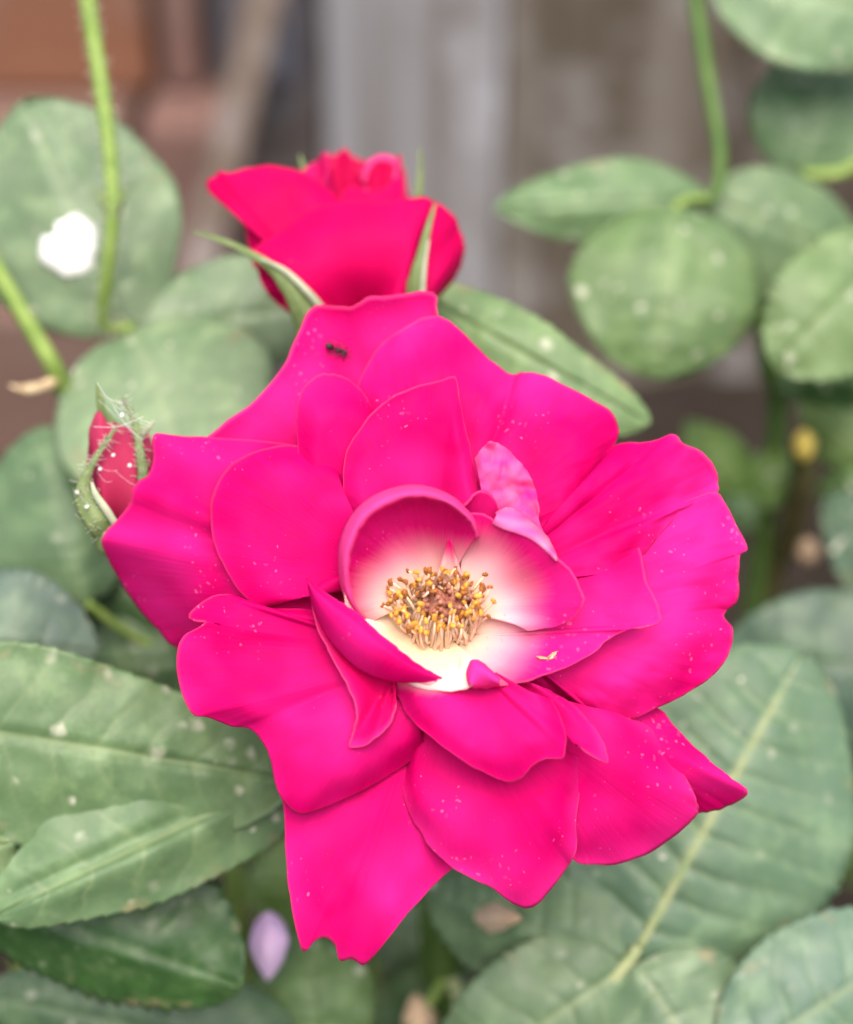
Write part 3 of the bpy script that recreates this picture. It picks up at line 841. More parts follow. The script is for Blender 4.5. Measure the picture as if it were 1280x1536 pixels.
def leaf(par, base, tip, wl, wr, color, bend=4.0, fold=3.0, a=0.85, b=0.8, curve=0.0, ns=16, samp=5.0, seed=0, nveins=7, mat=None,
         rib=False, vk=0.3, name='leaflet', nv=84, nu=26, wav=1.6, quilt=0.22, twist=0.0, ridges=()):
    r = random.Random(seed * 31 + 5)
    dx, dy = tip[0] - base[0], tip[1] - base[1]
    L = math.hypot(dx, dy); dx /= L; dy /= L
    nx, ny = dy, -dx
    def centre(t):
        o = curve * 4 * t * (1 - t)
        return (base[0] + dx * L * t + nx * o, base[1] + dy * L * t + ny * o, base[2] + (tip[2] - base[2]) * t + bend * 4 * t * (1 - t))
    verts, lu, lv, vein, edge = [], [], [], [], []
    for j in range(nv + 1):
        t = j / nv
        cx, cy, ch = centre(t)
        prof = max(0.0, math.sin(math.pi * min(1, t ** a))) ** b
        for i in range(nu + 1):
            s = -1 + 2 * i / nu
            w = (wl if s > 0 else wr) * prof * (1 + 0.13 * noise.noise((t * 3.2, seed * 1.3, 1.5 if s > 0 else 7.5)))
            fr = (t * ns + (0.3 if s > 0 else 0)) % 1.0
            tooth = samp * (fr ** 1.6) * prof ** 0.5 * (0.6 + 0.8 * noise.noise((int(t * ns) * 1.7, seed, s > 0)) + 0.4) if 0.06 < t < 0.97 else 0.0
            off = s * w + (1 if s > 0 else -1) * tooth * sstep(0.75, 1.0, abs(s))
            along = tooth * 0.8 * sstep(0.75, 1.0, abs(s))
            px = cx + nx * off + dx * along
            py = cy + ny * off + dy * along
            ph = t * nveins - abs(s) * 0.85 * min(1.4, prof * 1.1)
            ph += 0.22 * noise.noise((t * 5, s * 2.5, seed * 2.2))
            vd = abs((ph % 1.0) - 0.5) * 2                # 1 on a lateral vein
            vv = max(0.0, (vd - 0.86) / 0.14) * (1 - 0.75 * abs(s))
            h = ch - fold * abs(s) ** 1.25 * prof - quilt * max(0.0, vd - 0.55) / 0.45 * (1 - abs(s)) * 1.0 + twist * s * prof
            h -= 0.7 * math.exp(-(s / 0.07) ** 2)
            h += wav * abs(s) ** 1.5 * noise.noise((t * 4.0, s * 1.2, seed * 3.7)) + 0.6 * noise.noise((px / 60, py / 60, seed))
            rv = 0.0
            for (p0, p1, am) in ridges:            # strong lateral folds
                ex, ey = p1[0] - p0[0], p1[1] - p0[1]; le = math.hypot(ex, ey)
                tt = ((px - p0[0]) * ex + (py - p0[1]) * ey) / le ** 2
                dd = ((px - p0[0]) * ey - (py - p0[1]) * ex) / le
                if -0.1 < tt < 1.1:
                    fade = math.sin(math.pi * min(1, max(0, (tt + 0.1) / 1.2))) ** 0.6
                    h += am * fade * (0.8 * math.exp(-((dd - 16) / 34) ** 2) - math.exp(-((dd + 8) / 14) ** 2) if dd > -60 else 0)
                    rv = max(rv, 0.45 * fade * math.exp(-((dd - 4) / 3.5) ** 2))
            verts.append(W(px, py, h))
            lu.append(s); lv.append(t); vein.append((1.0 if rib else vk) * max(vv * 0.7, math.exp(-(s / 0.03) ** 2), rv)); edge.append(abs(s))
    faces = []
    n = nu + 1
    for j in range(nv):
        for i in range(nu):
            q = j * n + i
            faces.append((q, q + 1, q + 1 + n, q + n))
    o = mesh_obj(name, verts, faces, mat or M_LEAF, par, attrs={'lu': lu, 'lv': lv, 'vein': vein, 'edge': edge}, thick=0.00035)
    g_ = 1.02 if max(color) > 0.12 else 1.0
    o.color = (color[0] * g_ * 1.05, color[1] * g_ * 0.97, color[2] * g_ * 1.05, 1)
    if rib:
        path = []
        for j in range(2, int(nv * 0.93), 4):
            path.append(verts[j * n + nu // 2] - FWD * 0.00025)
        m = len(path)
        v, f = tube_mesh(path, [0.00062 * (1 - 0.75 * i / m) for i in range(m)], 7)
        mesh_obj('midrib', v, f, M_MIDRIB, o)
    return o

def stalk(par, pts, rad, mat=None, name='stalk', hairs=0, hair_len=0.0012):
    o = tube_part(name, par, [W(*p) if not isinstance(p, Vector) else p for p in pts], rad, mat or M_STEM)
    if hairs:
        path = spline3([W(*p) if not isinstance(p, Vector) else p for p in pts], 30)
        vs, fs = [], []
        for k in range(hairs):
            i = rnd.randrange(1, len(path) - 1)
            t = (path[i + 1] - path[i - 1]).normalized()
            d = Vector((rnd.gauss(0, 1), rnd.gauss(0, 1), rnd.gauss(0, 1))); d = (d - t * d.dot(t)).normalized()
            rr = rad if isinstance(rad, float) else rad[0]
            p = path[i] + d * rr * 0.8
            v, f = tube_mesh([p, p + d * hair_len * rnd.uniform(0.5, 1.0) + t * rnd.uniform(-0.4, 0.4) * hair_len], [0.00006, 0.00002], 4)
            o0 = len(vs); vs += v; fs += [tuple(q + o0 for q in ff) for ff in f]
        ho = mesh_obj('bristles', vs, fs, M_FUZZ, o); ho['kind'] = 'stuff'
    return o

def down(p, z=-0.012, steps=3, lean=(0, 0)):
    """points that carry a cane from p to the soil"""
    return [Vector((p.x + lean[0] * k / steps, p.y + lean[1] * k / steps, p.z + (z - p.z) * k / steps)) for k in range(1, steps + 1)]

# canes that carry flowers and leaves
def cane(pts, rad, mat, label, name='rose_cane', thorns=0):
    P = [W(*p) if not isinstance(p, Vector) else p for p in pts]
    P = P + down(P[-1])
    t = thing(name, P[-1] + Vector((0, 0, 0.012)), label, 'stem', 'rose canes')
    tube_part('stem', t, P, rad, mat)
    path = spline3(P, 12)
    for k in range(thorns):
        i = int((k + 0.5) / thorns * (len(path) - 20)) + 2
        d = Vector((rnd.choice((-1, 1)), rnd.uniform(-0.6, 0.2), 0.25)).normalized()
        v, f = tube_mesh([path[i], path[i] + d * 0.0035, path[i] + d * 0.006 - Vector((0, 0, 0.0012))], [0.0014, 0.0007, 0.0001], 6)
        mesh_obj('thorn', v, f, M_STEM_BROWN, t)
    return t

main_top = (676, 1000, -19)
cane([main_top, (688, 1150, -38), (690, 1300, -55), (678, 1380, -63), (672, 1450, -72)], (0.0016, 0.0030), M_STEM_DARK, 'green rose cane rising under the wide-open rose', thorns=4)
cane([(547, 525, -36.5), (575, 640, -48), (615, 850, -62), (650, 1150, -72), (648, 1400, -86)], (0.0015, 0.0028), M_STEM_DARK, 'green rose cane rising behind to the half-open rose', thorns=3)
cane([(168, 812, -13), (190, 850, -22), (260, 940, -40), (330, 1080, -56), (350, 1300, -75)], (0.0010, 0.0024), M_STEM, 'thin green shoot under the crimson bud', thorns=1)
cane([(60, -170, -70), (-60, -230, -78), (-190, -150, -90), (-230, 100, -110)], (0.0012, 0.0028), M_STEM, 'arching green cane beside the brick stack')
t = cane([(-90, 250, -52), (-40, 340, -53), (0, 412, -54), (48, 495, -55), (88, 566, -58), (118, 660, -74), (135, 800, -95)], (0.0011, 0.0018), M_STEM, 'slanting light green stem between the brick stack and the round leaf', thorns=0)
v_, f_ = tube_mesh(spline3([W(88, 568, -57), W(62, 580, -56), W(38, 584, -55), W(14, 578, -55)], 4), [0.0003, 0.0006, 0.0008, 0.0008, 0.0008, 0.0008, 0.0008, 0.0009, 0.0007, 0.0005, 0.0004, 0.0003, 0.0001][:13], 7)
mesh_obj('bud_scale', v_, f_, M_CHAFF, t)
cane([(1030, -170, -98), (1180, -260, -105), (1420, -180, -120), (1500, 200, -150)], (0.0012, 0.0030), M_STEM_DARK, 'dark green cane arching over the spread pale leaf')
cane([(1125, 330, -92), (1140, 430, -96), (1152, 540, -102), (1165, 650, -112)], (0.0016, 0.0024), M_STEM_DARK, 'olive green cane below the spread leaves by the fence', thorns=2)
t = cane([(1207, 660, -100), (1204, 720, -108), (1186, 800, -122), (1152, 890, -136)], (0.0022, 0.0030), M_STEM_BROWN, 'brown pruned cane with small yellow buds')
def budlet(par, px, py, h, rx, ry, mat):
    verts, faces = [], []
    c = W(px, py, h)
    k = FRAME_W / 1280 * (FOCUS - h / 1000) / FOCUS
    prof = [(0.15, -1.0), (0.6, -0.8), (0.95, -0.35), (1.0, 0.05), (0.82, 0.5), (0.45, 0.85), (0.08, 1.0)]
    for (r_, z_) in prof:
        for i in range(10):
            an = 6.2832 * i / 10
            verts.append(c + RIGHT * (math.cos(an) * r_ * rx * k) + UP * (z_ * ry * k) + FWD * (math.sin(an) * r_ * rx * k))
    for j in range(len(prof) - 1):
        for i in range(10):
            faces.append((j * 10 + i, j * 10 + (i + 1) % 10, (j + 1) * 10 + (i + 1) % 10, (j + 1) * 10 + i))
    faces.append(tuple(range(10))[::-1]); faces.append(tuple(range(60, 70)))
    mesh_obj('bud', verts, faces, mat, par)
budlet(t, 1206, 668, -99, 17, 24, M_YELLOW)
budlet(t, 1212, 826, -122, 17, 20, M_TAN)

def compound(base, label, group=None, name='rose_leaf'):
    return thing(name, W(*base), label, 'leaf', group or 'rose leaves')

# leaf hanging on the left in front of the bricks: three leaflets on a bristly stalk
lf = compound((170, 480, -60), 'dusty round-leafleted rose leaf on bristly stalk in front of the bricks')
stalk(lf, [(60, -170, -70), (112, -80, -54), (128, -20, -50), (141, 60, -50), (155, 150, -50), (166, 240, -50), (169, 325, -50), (161, 410, -53), (155, 480, -58), (176, 492, -60), (200, 492, -60)], (0.00145, 0.0009), hairs=520)
for s_ in (-1, 1):   # stipules at the node
    v_, f_ = tube_mesh(spline3([W(168, 330, -50), W(168 + 14 * s_, 300, -49), W(168 + 26 * s_, 282, -49)], 4), [0.0010, 0.0009, 0.0008, 0.0007, 0.0006, 0.0005, 0.0004, 0.0002, 0.0001], 6)
    mesh_obj('stipule', v_, f_, M_SEPAL, lf)
L1 = leaf(lf, (192, 495, -61), (36, 150, -62), 158, 152, G_DUSTY, a=0.80, b=0.62, seed=1, ns=18, samp=4, fold=5, bend=3)
leaf(lf, (200, 494, -60), (318, 800, -42), 175, 165, G_PALE, a=0.72, b=0.55, seed=2, ns=18, samp=4, fold=4, bend=4, quilt=0.3)
leaf(lf, (208, 492, -62), (540, 452, -66), 85, 82, G_DUSTY, a=0.8, b=0.6, seed=3, ns=16, samp=4, bend=2)

# lower left leaves
lf = compound((-300, 1040, -10), 'large speckled pale green rose leaf with folded veins, lower left')
lf['label'] = 'large speckled pale green rose leaf above the dark glossy leaf'
stalk(lf, [Vector(W(-230, 100, -110)), (-420, 500, -60), (-420, 900, -20), (-340, 1030, -10), (-295, 1041, -10)], 0.0010)
stalk(lf, [(-340, 1030, -11), (-330, 1200, -17), (-262, 1308, -22)], 0.0007, name='side_stalk')
leaf(lf, (-300, 1050, -14), (445, 1170, -25), 128, 172, (0.105, 0.190, 0.075), a=0.95, b=0.55, seed=4, ns=26, samp=3, fold=2, bend=2, nveins=10, nv=150, nu=44, quilt=0.2, vk=0.55, wav=0.8)
leaf(lf, (452, 1158, -29), (-8, 1374, -18), 90, 128, (0.110, 0.200, 0.085), a=0.78, b=0.50, seed=33, ns=18, samp=4, fold=2.4, bend=4, nveins=6, nv=120, nu=44, quilt=0.15, vk=0.8, wav=0.9,
     ridges=[((330, 1212), (20, 1352), 1.5)])
stalk(lf, [(690, 1320, -57), (600, 1250, -44), (500, 1180, -33), (450, 1158, -29)], 0.0008, name='side_stalk')
leaf(lf, (-260, 1310, -22), (24, 1262, -19), 60, 90, (0.150, 0.23, 0.10), a=1.0, b=0.6, seed=5, ns=12, samp=5)
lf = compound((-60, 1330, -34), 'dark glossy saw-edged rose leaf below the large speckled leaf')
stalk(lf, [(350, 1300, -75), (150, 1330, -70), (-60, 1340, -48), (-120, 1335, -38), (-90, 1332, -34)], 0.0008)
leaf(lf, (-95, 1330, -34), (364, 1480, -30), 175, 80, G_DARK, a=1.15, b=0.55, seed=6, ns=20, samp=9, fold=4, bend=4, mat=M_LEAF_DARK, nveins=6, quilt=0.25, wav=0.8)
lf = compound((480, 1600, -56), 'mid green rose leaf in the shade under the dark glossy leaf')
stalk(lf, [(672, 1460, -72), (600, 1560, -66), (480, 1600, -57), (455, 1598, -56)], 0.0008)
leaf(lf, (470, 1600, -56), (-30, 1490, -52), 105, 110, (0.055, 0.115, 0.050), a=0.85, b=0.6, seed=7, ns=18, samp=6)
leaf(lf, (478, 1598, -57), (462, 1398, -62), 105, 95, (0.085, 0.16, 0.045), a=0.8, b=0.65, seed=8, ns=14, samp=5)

# left middle leaves
lf = compound((300, 985, -66), 'blurred green rose leaf behind the crimson bud', )
stalk(lf, [(330, 1080, -57), (325, 1030, -64), (300, 985, -66), (270, 960, -66)], 0.0008)
leaf(lf, (130, 905, -58), (62, 640, -64), 130, 92, (0.10, 0.18, 0.085), a=0.85, b=0.6, seed=9, fold=6, bend=4)
leaf(lf, (285, 972, -66), (70, 770, -70), 95, 100, (0.055, 0.125, 0.045), a=0.85, b=0.6, seed=10, fold=7, bend=4)
stalk(lf, [(300, 985, -66), (210, 960, -64), (130, 905, -58)], 0.0007, name='side_stalk')
leaf(lf, (300, 990, -66), (110, 1000, -68), 80, 80, (0.085, 0.155, 0.065), a=0.85, b=0.6, seed=11, fold=4)
lf = compound((-170, 960, -42), 'bluish grey-green rose leaf above the large speckled leaf')
stalk(lf, [Vector(W(-230, 100, -110)), (-260, 500, -80), (-230, 880, -50), (-170, 958, -42), (-150, 960, -42)], 0.0009)
leaf(lf, (-165, 960, -42), (146, 978, -46), 108, 80, (0.105, 0.165, 0.125), a=1.15, b=0.55, seed=12, fold=5)

# lower right leaf with broad terminal leaflet
lf = compound((945, 1442, -40), 'broad blue-green rose leaf with pale midrib under the open rose')
stalk(lf, [(672, 1450, -72), (720, 1560, -66), (800, 1600, -52), (868, 1540, -42), (915, 1475, -39), (945, 1440, -39), (957, 1420, -39)], (0.0012, 0.0008), mat=M_MIDRIB)
leaf(lf, (948, 1440, -40), (1205, 978, -50), 225, 215, (0.105, 0.190, 0.105), a=0.80, b=0.58, rib=True, seed=13, ns=22, samp=5, fold=5, bend=5, nveins=10, quilt=0.9, wav=2.2)
leaf(lf, (940, 1444, -39), (640, 1335, -50), 110, 135, (0.105, 0.185, 0.085), a=0.78, b=0.6, seed=14, ns=16, samp=5, fold=5, quilt=0.4)
leaf(lf, (936, 1452, -38), (640, 1660, -44), 150, 120, (0.125, 0.205, 0.100), a=0.7, b=0.6, vk=0.7, seed=15, ns=16, samp=5, quilt=0.4)
leaf(lf, (955, 1448, -38), (1140, 1720, -40), 140, 150, (0.135, 0.215, 0.120), a=0.75, b=0.6, vk=0.7, seed=16, ns=16, samp=5, quilt=0.45, fold=5)
lf = compound((1090, 1600, -34), 'coarsely veined blue-green rose leaf beside the broad pale-ribbed leaf')
stalk(lf, [(800, 1600, -52), (940, 1680, -44), (1060, 1630, -36), (1090, 1600, -34)], 0.0009)
leaf(lf, (1085, 1605, -34), (1420, 1385, -44), 128, 170, (0.110, 0.195, 0.125), a=0.85, b=0.6, vk=0.7, seed=17, ns=16, samp=5, quilt=0.45)

# right middle
lf = compound((1420, 1010, -82), 'deep teal-green shaded rose leaf beside the brown pruned cane foot')
stalk(lf, [Vector(W(1500, 200, -150)), (1560, 700, -110), (1500, 980, -86), (1415, 1010, -82)], 0.0010)
leaf(lf, (1425, 1010, -82), (1075, 985, -88), 120, 115, G_TEAL, a=0.85, b=0.6, seed=18, fold=3)
leaf(lf, (1440, 985, -84), (1240, 745, -100), 70, 95, (0.085, 0.15, 0.09), a=0.85, b=0.6, seed=19)
# behind the rose, right shoulder
lf = compound((600, 430, -50), 'long plain green leaf tucked behind the open rose, below the half-open rose')
stalk(lf, [(615, 850, -63), (608, 620, -58), (596, 460, -52), (606, 432, -50)], 0.0008)
leaf(lf, (600, 425, -50), (975, 634, -44), 52, 90, (0.135, 0.235, 0.085), a=0.9, b=0.55, seed=20, ns=18, samp=3, fold=2)

# spray by the fence, upper right
lf = compound((1055, 300, -88), 'spread pale green rose leaf in front of the brown fence boards')
stalk(lf, [(1030, -170, -98), (1038, -70, -92), (1047, 20, -90), (1062, 120, -89), (1080, 230, -88), (1072, 290, -88), (1046, 304, -88)], (0.0016, 0.0010), mat=M_STEM_DARK)
leaf(lf, (1062, 298, -89), (742, 312, -84), 58, 66, (0.115, 0.205, 0.085), a=0.85, b=0.7, seed=21, ns=14, samp=4)
leaf(lf, (1060, 296, -91), (1300, 395, -100), 80, 112, (0.120, 0.200, 0.090), a=0.8, b=0.6, seed=22, ns=14, samp=4)
leaf(lf, (1010, 312, -82), (984, 566, -78), 146, 144, (0.105, 0.19, 0.062), a=0.90, b=0.52, seed=23, ns=14, samp=4, fold=3)
stalk(lf, [(1060, 298, -88), (1030, 300, -84), (1010, 314, -82)], 0.0007, name='side_stalk')
lf = compound((1345, 360, -76), 'bright saw-edged rose leaf beside the olive green cane')
stalk(lf, [Vector(W(1500, 200, -150)), (1460, 280, -110), (1380, 330, -80), (1340, 372, -76)], 0.0010)
leaf(lf, (1350, 360, -76), (1160, 548, -70), 108, 90, (0.125, 0.215, 0.075), a=0.85, b=0.5, seed=24, ns=12, samp=9, fold=2)
leaf(lf, (1340, 560, -96), (1165, 575, -100), 45, 45, (0.035, 0.10, 0.02), a=0.85, b=0.6, seed=25, ns=12, samp=5)
stalk(lf, [(1340, 372, -77), (1380, 470, -88), (1335, 560, -96)], 0.0007, name='side_stalk')
lf = compound((1200, 262, -98), 'upper right pair of smooth green leaflets hanging from the arching cane')
lf['label'] = 'smooth green rose leaf hanging under the arching dark cane'
stalk(lf, [(1420, -180, -120), (1370, 60, -104), (1290, 240, -99), (1205, 262, -98)], 0.0010)
leaf(lf, (1198, 264, -98), (1262, 40, -104), 98, 105, (0.095, 0.175, 0.070), a=0.75, b=0.55, seed=26, ns=14, samp=4)
leaf(lf, (1385, 40, -88), (1068, -40, -86), 110, 105, (0.165, 0.270, 0.130), a=0.95, b=0.5, seed=27, ns=16, samp=3, fold=2)
# small fresh leaves low by the fence
lf = compound((1150, 730, -114), 'small fresh green rose leaf low on the olive cane')
stalk(lf, [(1165, 650, -112), (1160, 700, -113), (1150, 728, -114)], 0.0008)
leaf(lf, (1120, 745, -114), (1030, 632, -116), 46, 44, G_BRIGHT, seed=28, ns=10, samp=3, rib=False)
leaf(lf, (1200, 735, -114), (1105, 700, -116), 44, 46, G_BRIGHT, seed=29, ns=10, samp=3, rib=False)
leaf(lf, (1135, 745, -114), (1075, 790, -118), 34, 34, G_MID, seed=30, ns=10, samp=3, rib=False)
stalk(lf, [(1120, 745, -114), (1150, 728, -114), (1200, 735, -114)], 0.0006, name='side_stalk')
lf = compound((1300, 690, -108), 'fresh yellowish green rose leaf beside the brown pruned cane')
stalk(lf, [(1500, 900, -120), (1400, 760, -112), (1310, 690, -108)], 0.0008)
leaf(lf, (1330, 700, -108), (1200, 600, -112), 50, 62, (0.12, 0.21, 0.05), seed=31, ns=10, samp=3, rib=False)
leaf(lf, (1330, 720, -108), (1225, 745, -112), 40, 40, (0.10, 0.19, 0.05), seed=32, ns=10, samp=3, rib=False)

# dim leaves deep in the bush that close the gaps
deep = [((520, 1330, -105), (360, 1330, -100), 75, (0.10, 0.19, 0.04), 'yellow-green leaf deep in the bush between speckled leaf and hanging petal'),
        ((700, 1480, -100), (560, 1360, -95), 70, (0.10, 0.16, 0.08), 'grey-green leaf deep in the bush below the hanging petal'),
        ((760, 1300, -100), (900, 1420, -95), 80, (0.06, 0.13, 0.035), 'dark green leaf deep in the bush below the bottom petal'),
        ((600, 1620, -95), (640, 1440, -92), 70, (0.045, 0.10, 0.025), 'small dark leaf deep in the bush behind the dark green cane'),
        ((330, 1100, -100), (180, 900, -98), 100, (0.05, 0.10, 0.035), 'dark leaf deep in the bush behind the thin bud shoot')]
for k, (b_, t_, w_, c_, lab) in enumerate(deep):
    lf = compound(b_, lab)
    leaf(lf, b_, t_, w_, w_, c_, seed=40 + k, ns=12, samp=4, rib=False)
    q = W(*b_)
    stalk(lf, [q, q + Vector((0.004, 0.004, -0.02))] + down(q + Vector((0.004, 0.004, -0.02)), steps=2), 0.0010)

# ------------------------------------------------------------------ the half-open rose behind
hr = thing('rose_flower', W(546, 512, -36), 'half-open crimson-pink rose with slim green sepals', 'rose')
HB = (546, 500)
def hp(edge, hm, seed, base=None, **kw):
    kw.setdefault('mat', M_PETAL_ROSE)
    return petal(hr, edge, base or (HB[0], HB[1], 0.0), hm, seed=seed, tilt=0.0, dh=-34.0, **kw)
hp([(440, 330, -13), (448, 280, -15), (470, 245, -15.5), (515, 230, -16), (560, 246, -16), (598, 238, -15.5), (612, 290, -14), (620, 340, -12)], -13, 51, mat=M_PETAL_IN, roll=0.3)
hp([(575, 330, -7), (590, 290, -9), (594, 255, -10), (600, 233, -10), (605, 262, -9), (607, 300, -8), (612, 340, -7)], -7, 52, mat=M_PETAL_IN, roll=0.2, amp=0.4)
hp([(452, 340, -6), (448, 290, -8), (452, 260, -9), (474, 243, -9), (484, 232, -8.4), (489, 228, -7), (491, 250, -5), (484, 284, -4), (478, 330, -3.5)], -6, 53, roll=0.2, amp=0.4, pale=0.2)
hp([(488, 330, -8), (492, 275, -10), (497, 248, -11), (512, 226, -11.5), (522, 226, -11.4), (532, 244, -11), (544, 262, -10.6), (566, 262, -10.4), (585, 300, -9), (590, 330, -8)], -9, 54, mat=M_PETAL_IN, roll=0.3, amp=0.4)
hp([(548, 330, -6), (549, 290, -7), (550, 262, -7.6), (560, 245, -8), (576, 240, -8), (590, 245, -8), (592, 262, -7), (588, 295, -6), (590, 330, -5)], -6, 55, mat=M_PETAL_IN, roll=0.2, amp=0.4, band=(6, 1.4, 0.4))
hp([(505, 345, -2), (508, 310, -3), (516, 288, -3.4), (532, 280, -3.6), (556, 287, -3.6), (580, 280, -3.8), (601, 264, -4), (606, 300, -3), (612, 345, -2)], -1.5, 56, roll=0.4, amp=0.4)
# outer left petal, reflexed
hp([(380, 400, 2), (372, 360, 1.5), (362, 330, 1), (338, 306, 0.6), (314, 288, 0.4), (311, 272, 0.4), (324, 264, 0.4), (330, 256, 0.2), (342, 261, 0.4), (380, 251, 0.5), (420, 250, 0.6), (455, 260, 0.6), (485, 278, 0.4), (510, 302, 0.2), (530, 350, 0)],
   3.2, 57, roll=0.6)
# lower left lobe in shade
hp([(382, 385, 1), (388, 412, 0.5), (400, 438, 0), (425, 462, -0.5), (450, 480, -0.5)], 1.0, 58, base=[(420, 380, 2), (440, 410, 2), (460, 440, 2), (480, 470, 2), (500, 490, 2)], roll=0.3)
# right lobe
hp([(628, 330, 2), (640, 305, 2), (656, 304, 2), (680, 324, 1.6), (691, 348, 1.4), (696, 372, 1), (690, 402, 0.6), (672, 430, 0.4), (650, 450, 0.4)], 5.0, 59, base=(590, 480, 1), roll=0.8)
# broad front petal
hp([(500, 490, 1), (450, 450, 3.6), (400, 405, 5), (374, 383, 5.4), (395, 364, 5.2), (425, 345, 5), (460, 320, 4.8), (500, 306, 4.6), (540, 302, 4.4), (575, 305, 4.2), (610, 298, 4.2), (648, 301, 4.2), (640, 340, 4.4), (628, 385, 4.2), (622, 430, 3.4), (600, 480, 1)],
   lambda u: 7.0, 60, roll=0.5, amp=0.7)
tube_part('hip', hr, [W(546, 492, -33), W(546, 505, -34.5), W(547, 520, -36), W(548, 540, -38)], [0.0045, 0.0048, 0.0036, 0.0015], M_SEPAL, 14)
def sepal(par, pts, widths, mat=M_SEPAL, seed=0, name='sepal', dz=0.0):
    """narrow folded blade along pts with half widths in sheet units"""
    P = catmull(pts, 8); n = len(P)
    Wd = [w[0] for w in catmull([(w,) for w in widths], 8)]
    verts, faces = [], []
    nu = 6
    for i, p in enumerate(P):
        a = P[max(i - 1, 0)]; b = P[min(i + 1, n - 1)]
        tx, ty = b[0] - a[0], b[1] - a[1]; L = math.hypot(tx, ty) or 1
        for k in range(nu + 1):
            s = -1 + 2 * k / nu
            w = max(0.4, Wd[i]) * (1 + 0.12 * noise.noise((i * 0.4, s, seed)))
            verts.append(W(p[0] - ty / L * s * w, p[1] + tx / L * s * w, p[2] + dz + 0.04 * w * (1 - abs(s)) - 0.02 * w))
    for i in range(n - 1):
        for k in range(nu):
            q = i * (nu + 1) + k
            faces.append((q, q + 1, q + nu + 2, q + nu + 1))
    return mesh_obj(name, verts, faces, mat, par, thick=0.0003)
s1 = sepal(hr, [(470, 500, -36), (452, 455, -34), (415, 408, -33.5), (375, 380, -34), (335, 362, -36), (290, 347, -38)], [25, 19, 9, 5, 4, 1], dz=8.0)
sepal(s1, [(490, 472, -34.6), (464, 440, -33), (428, 406, -32.6), (392, 388, -33)], [5, 4.5, 3, 1], mat=M_SEPAL_EDGE, name='pale_margin', dz=8.0)
s2 = sepal(hr, [(618, 470, -37), (624, 430, -35), (632, 385, -34.4), (643, 340, -34.6), (653, 306, -35.5)], [16, 14, 7, 4, 1], dz=8.0)
sepal(s2, [(634, 440, -34.8), (637, 400, -34.2), (643, 360, -34.2)], [3, 2.5, 1], mat=M_SEPAL_EDGE, name='pale_margin', dz=8.0)
sepal(hr, [(612, 360, -52), (624, 310, -52), (630, 270, -52), (631, 222, -52)], [7, 6, 4, 1], mat=M_SEPAL, dz=8.0)
sepal(hr, [(480, 330, -53), (466, 280, -53), (455, 250, -53), (450, 232, -53)], [5, 4, 3, 1], mat=M_SEPAL, dz=8.0)

# ------------------------------------------------------------------ the small bud on the left
bud = thing('rose_bud', W(168, 812, -13), 'small crimson rosebud in fuzzy green sepals at the petal edge', 'rosebud')
def bpet(edge, hm, seed, base, **kw):
    return petal(bud, edge, base, hm, seed=seed, tilt=0.0, dh=-14.0, mat=M_BUDRED, amp=0.35, jit=0.5, nv=16, roll=0.2, rip=(0.1, 1), **kw)
bpet([(150, 790, -2), (134, 740, -3), (132, 690, -3.4), (136, 655, -3.6), (146, 618, -3.6), (170, 632, -3), (200, 645, -3), (222, 650, -3), (231, 690, -3.6), (226, 740, -3), (205, 790, -2)], -2.2, 71, (178, 800, -1.5))
bpet([(148, 772, 0.2), (139, 730, 0), (136, 690, -0.2), (137, 652, -0.6), (152, 636, -0.4), (176, 636, 0.2), (198, 652, 0.6), (214, 664, 0.6), (218, 700, 0.2), (214, 745, 0), (200, 785, -0.4)], 2.4, 72, (176, 798, 0))
bpet([(138, 690, 0), (134, 652, -0.6), (140, 630, -1), (149, 617, -1), (160, 634, -0.4), (166, 660, 0.2)], 1.6, 73, (158, 740, 1.6))
bpet([(212, 720, -0.5), (214, 680, -0.4), (218, 655, -0.6), (229, 672, -1.4), (232, 700, -1.8), (224, 725, -1.6)], -0.2, 74, (205, 770, 0))
tube_part('hip', bud, [W(176, 786, -14), W(172, 800, -14), W(168, 815, -14), W(166, 828, -15)], [0.0030, 0.0033, 0.0024, 0.0010], M_SEPAL, 12)
b1 = sepal(bud, [(172, 812, -13), (150, 785, -10.5), (130, 755, -10.5), (126, 726, -11), (142, 690, -10.6), (160, 662, -11), (176, 640, -12)], [16, 20, 17, 9, 4, 3, 1])
sepal(b1, [(176, 790, -10.6), (158, 762, -9.6), (144, 742, -9.6), (138, 724, -10)], [5, 5, 4, 1], mat=M_SEPAL_EDGE, name='pale_margin')
b2 = sepal(bud, [(205, 790, -13), (216, 745, -11.4), (214, 705, -11.4), (208, 665, -11.8), (203, 635, -12.4), (192, 612, -13), (184, 598, -13)], [10, 9, 7, 5, 5, 3, 1])
sepal(bud, [(170, 640, -17), (155, 620, -16), (150, 600, -15.5), (146, 574, -15)], [8, 6, 5, 1])
sepal(bud, [(205, 660, -14), (216, 648, -13.5), (224, 640, -13.2), (231, 632, -13)], [6, 5, 4, 2], mat=M_SEPAL_EDGE)
fv, ff_ = [], []
for ob in (b1, b2):
    off = origin_of(ob)
    vs_ = [v.co + off for v in ob.data.vertices]
    for k in range(150):
        p = rnd.choice(vs_)
        d = Vector((rnd.uniform(-1, 1), rnd.uniform(-1, 0.2), rnd.uniform(-0.2, 1))).normalized()
        v, f = tube_mesh([p, p + d * rnd.uniform(0.0006, 0.0016)], [0.00005, 0.00002], 4)
        o0 = len(fv); fv += v; ff_ += [tuple(q + o0 for q in g) for g in f]
o = mesh_obj('fuzz', fv, ff_, M_FUZZ, bud); o['kind'] = 'stuff'

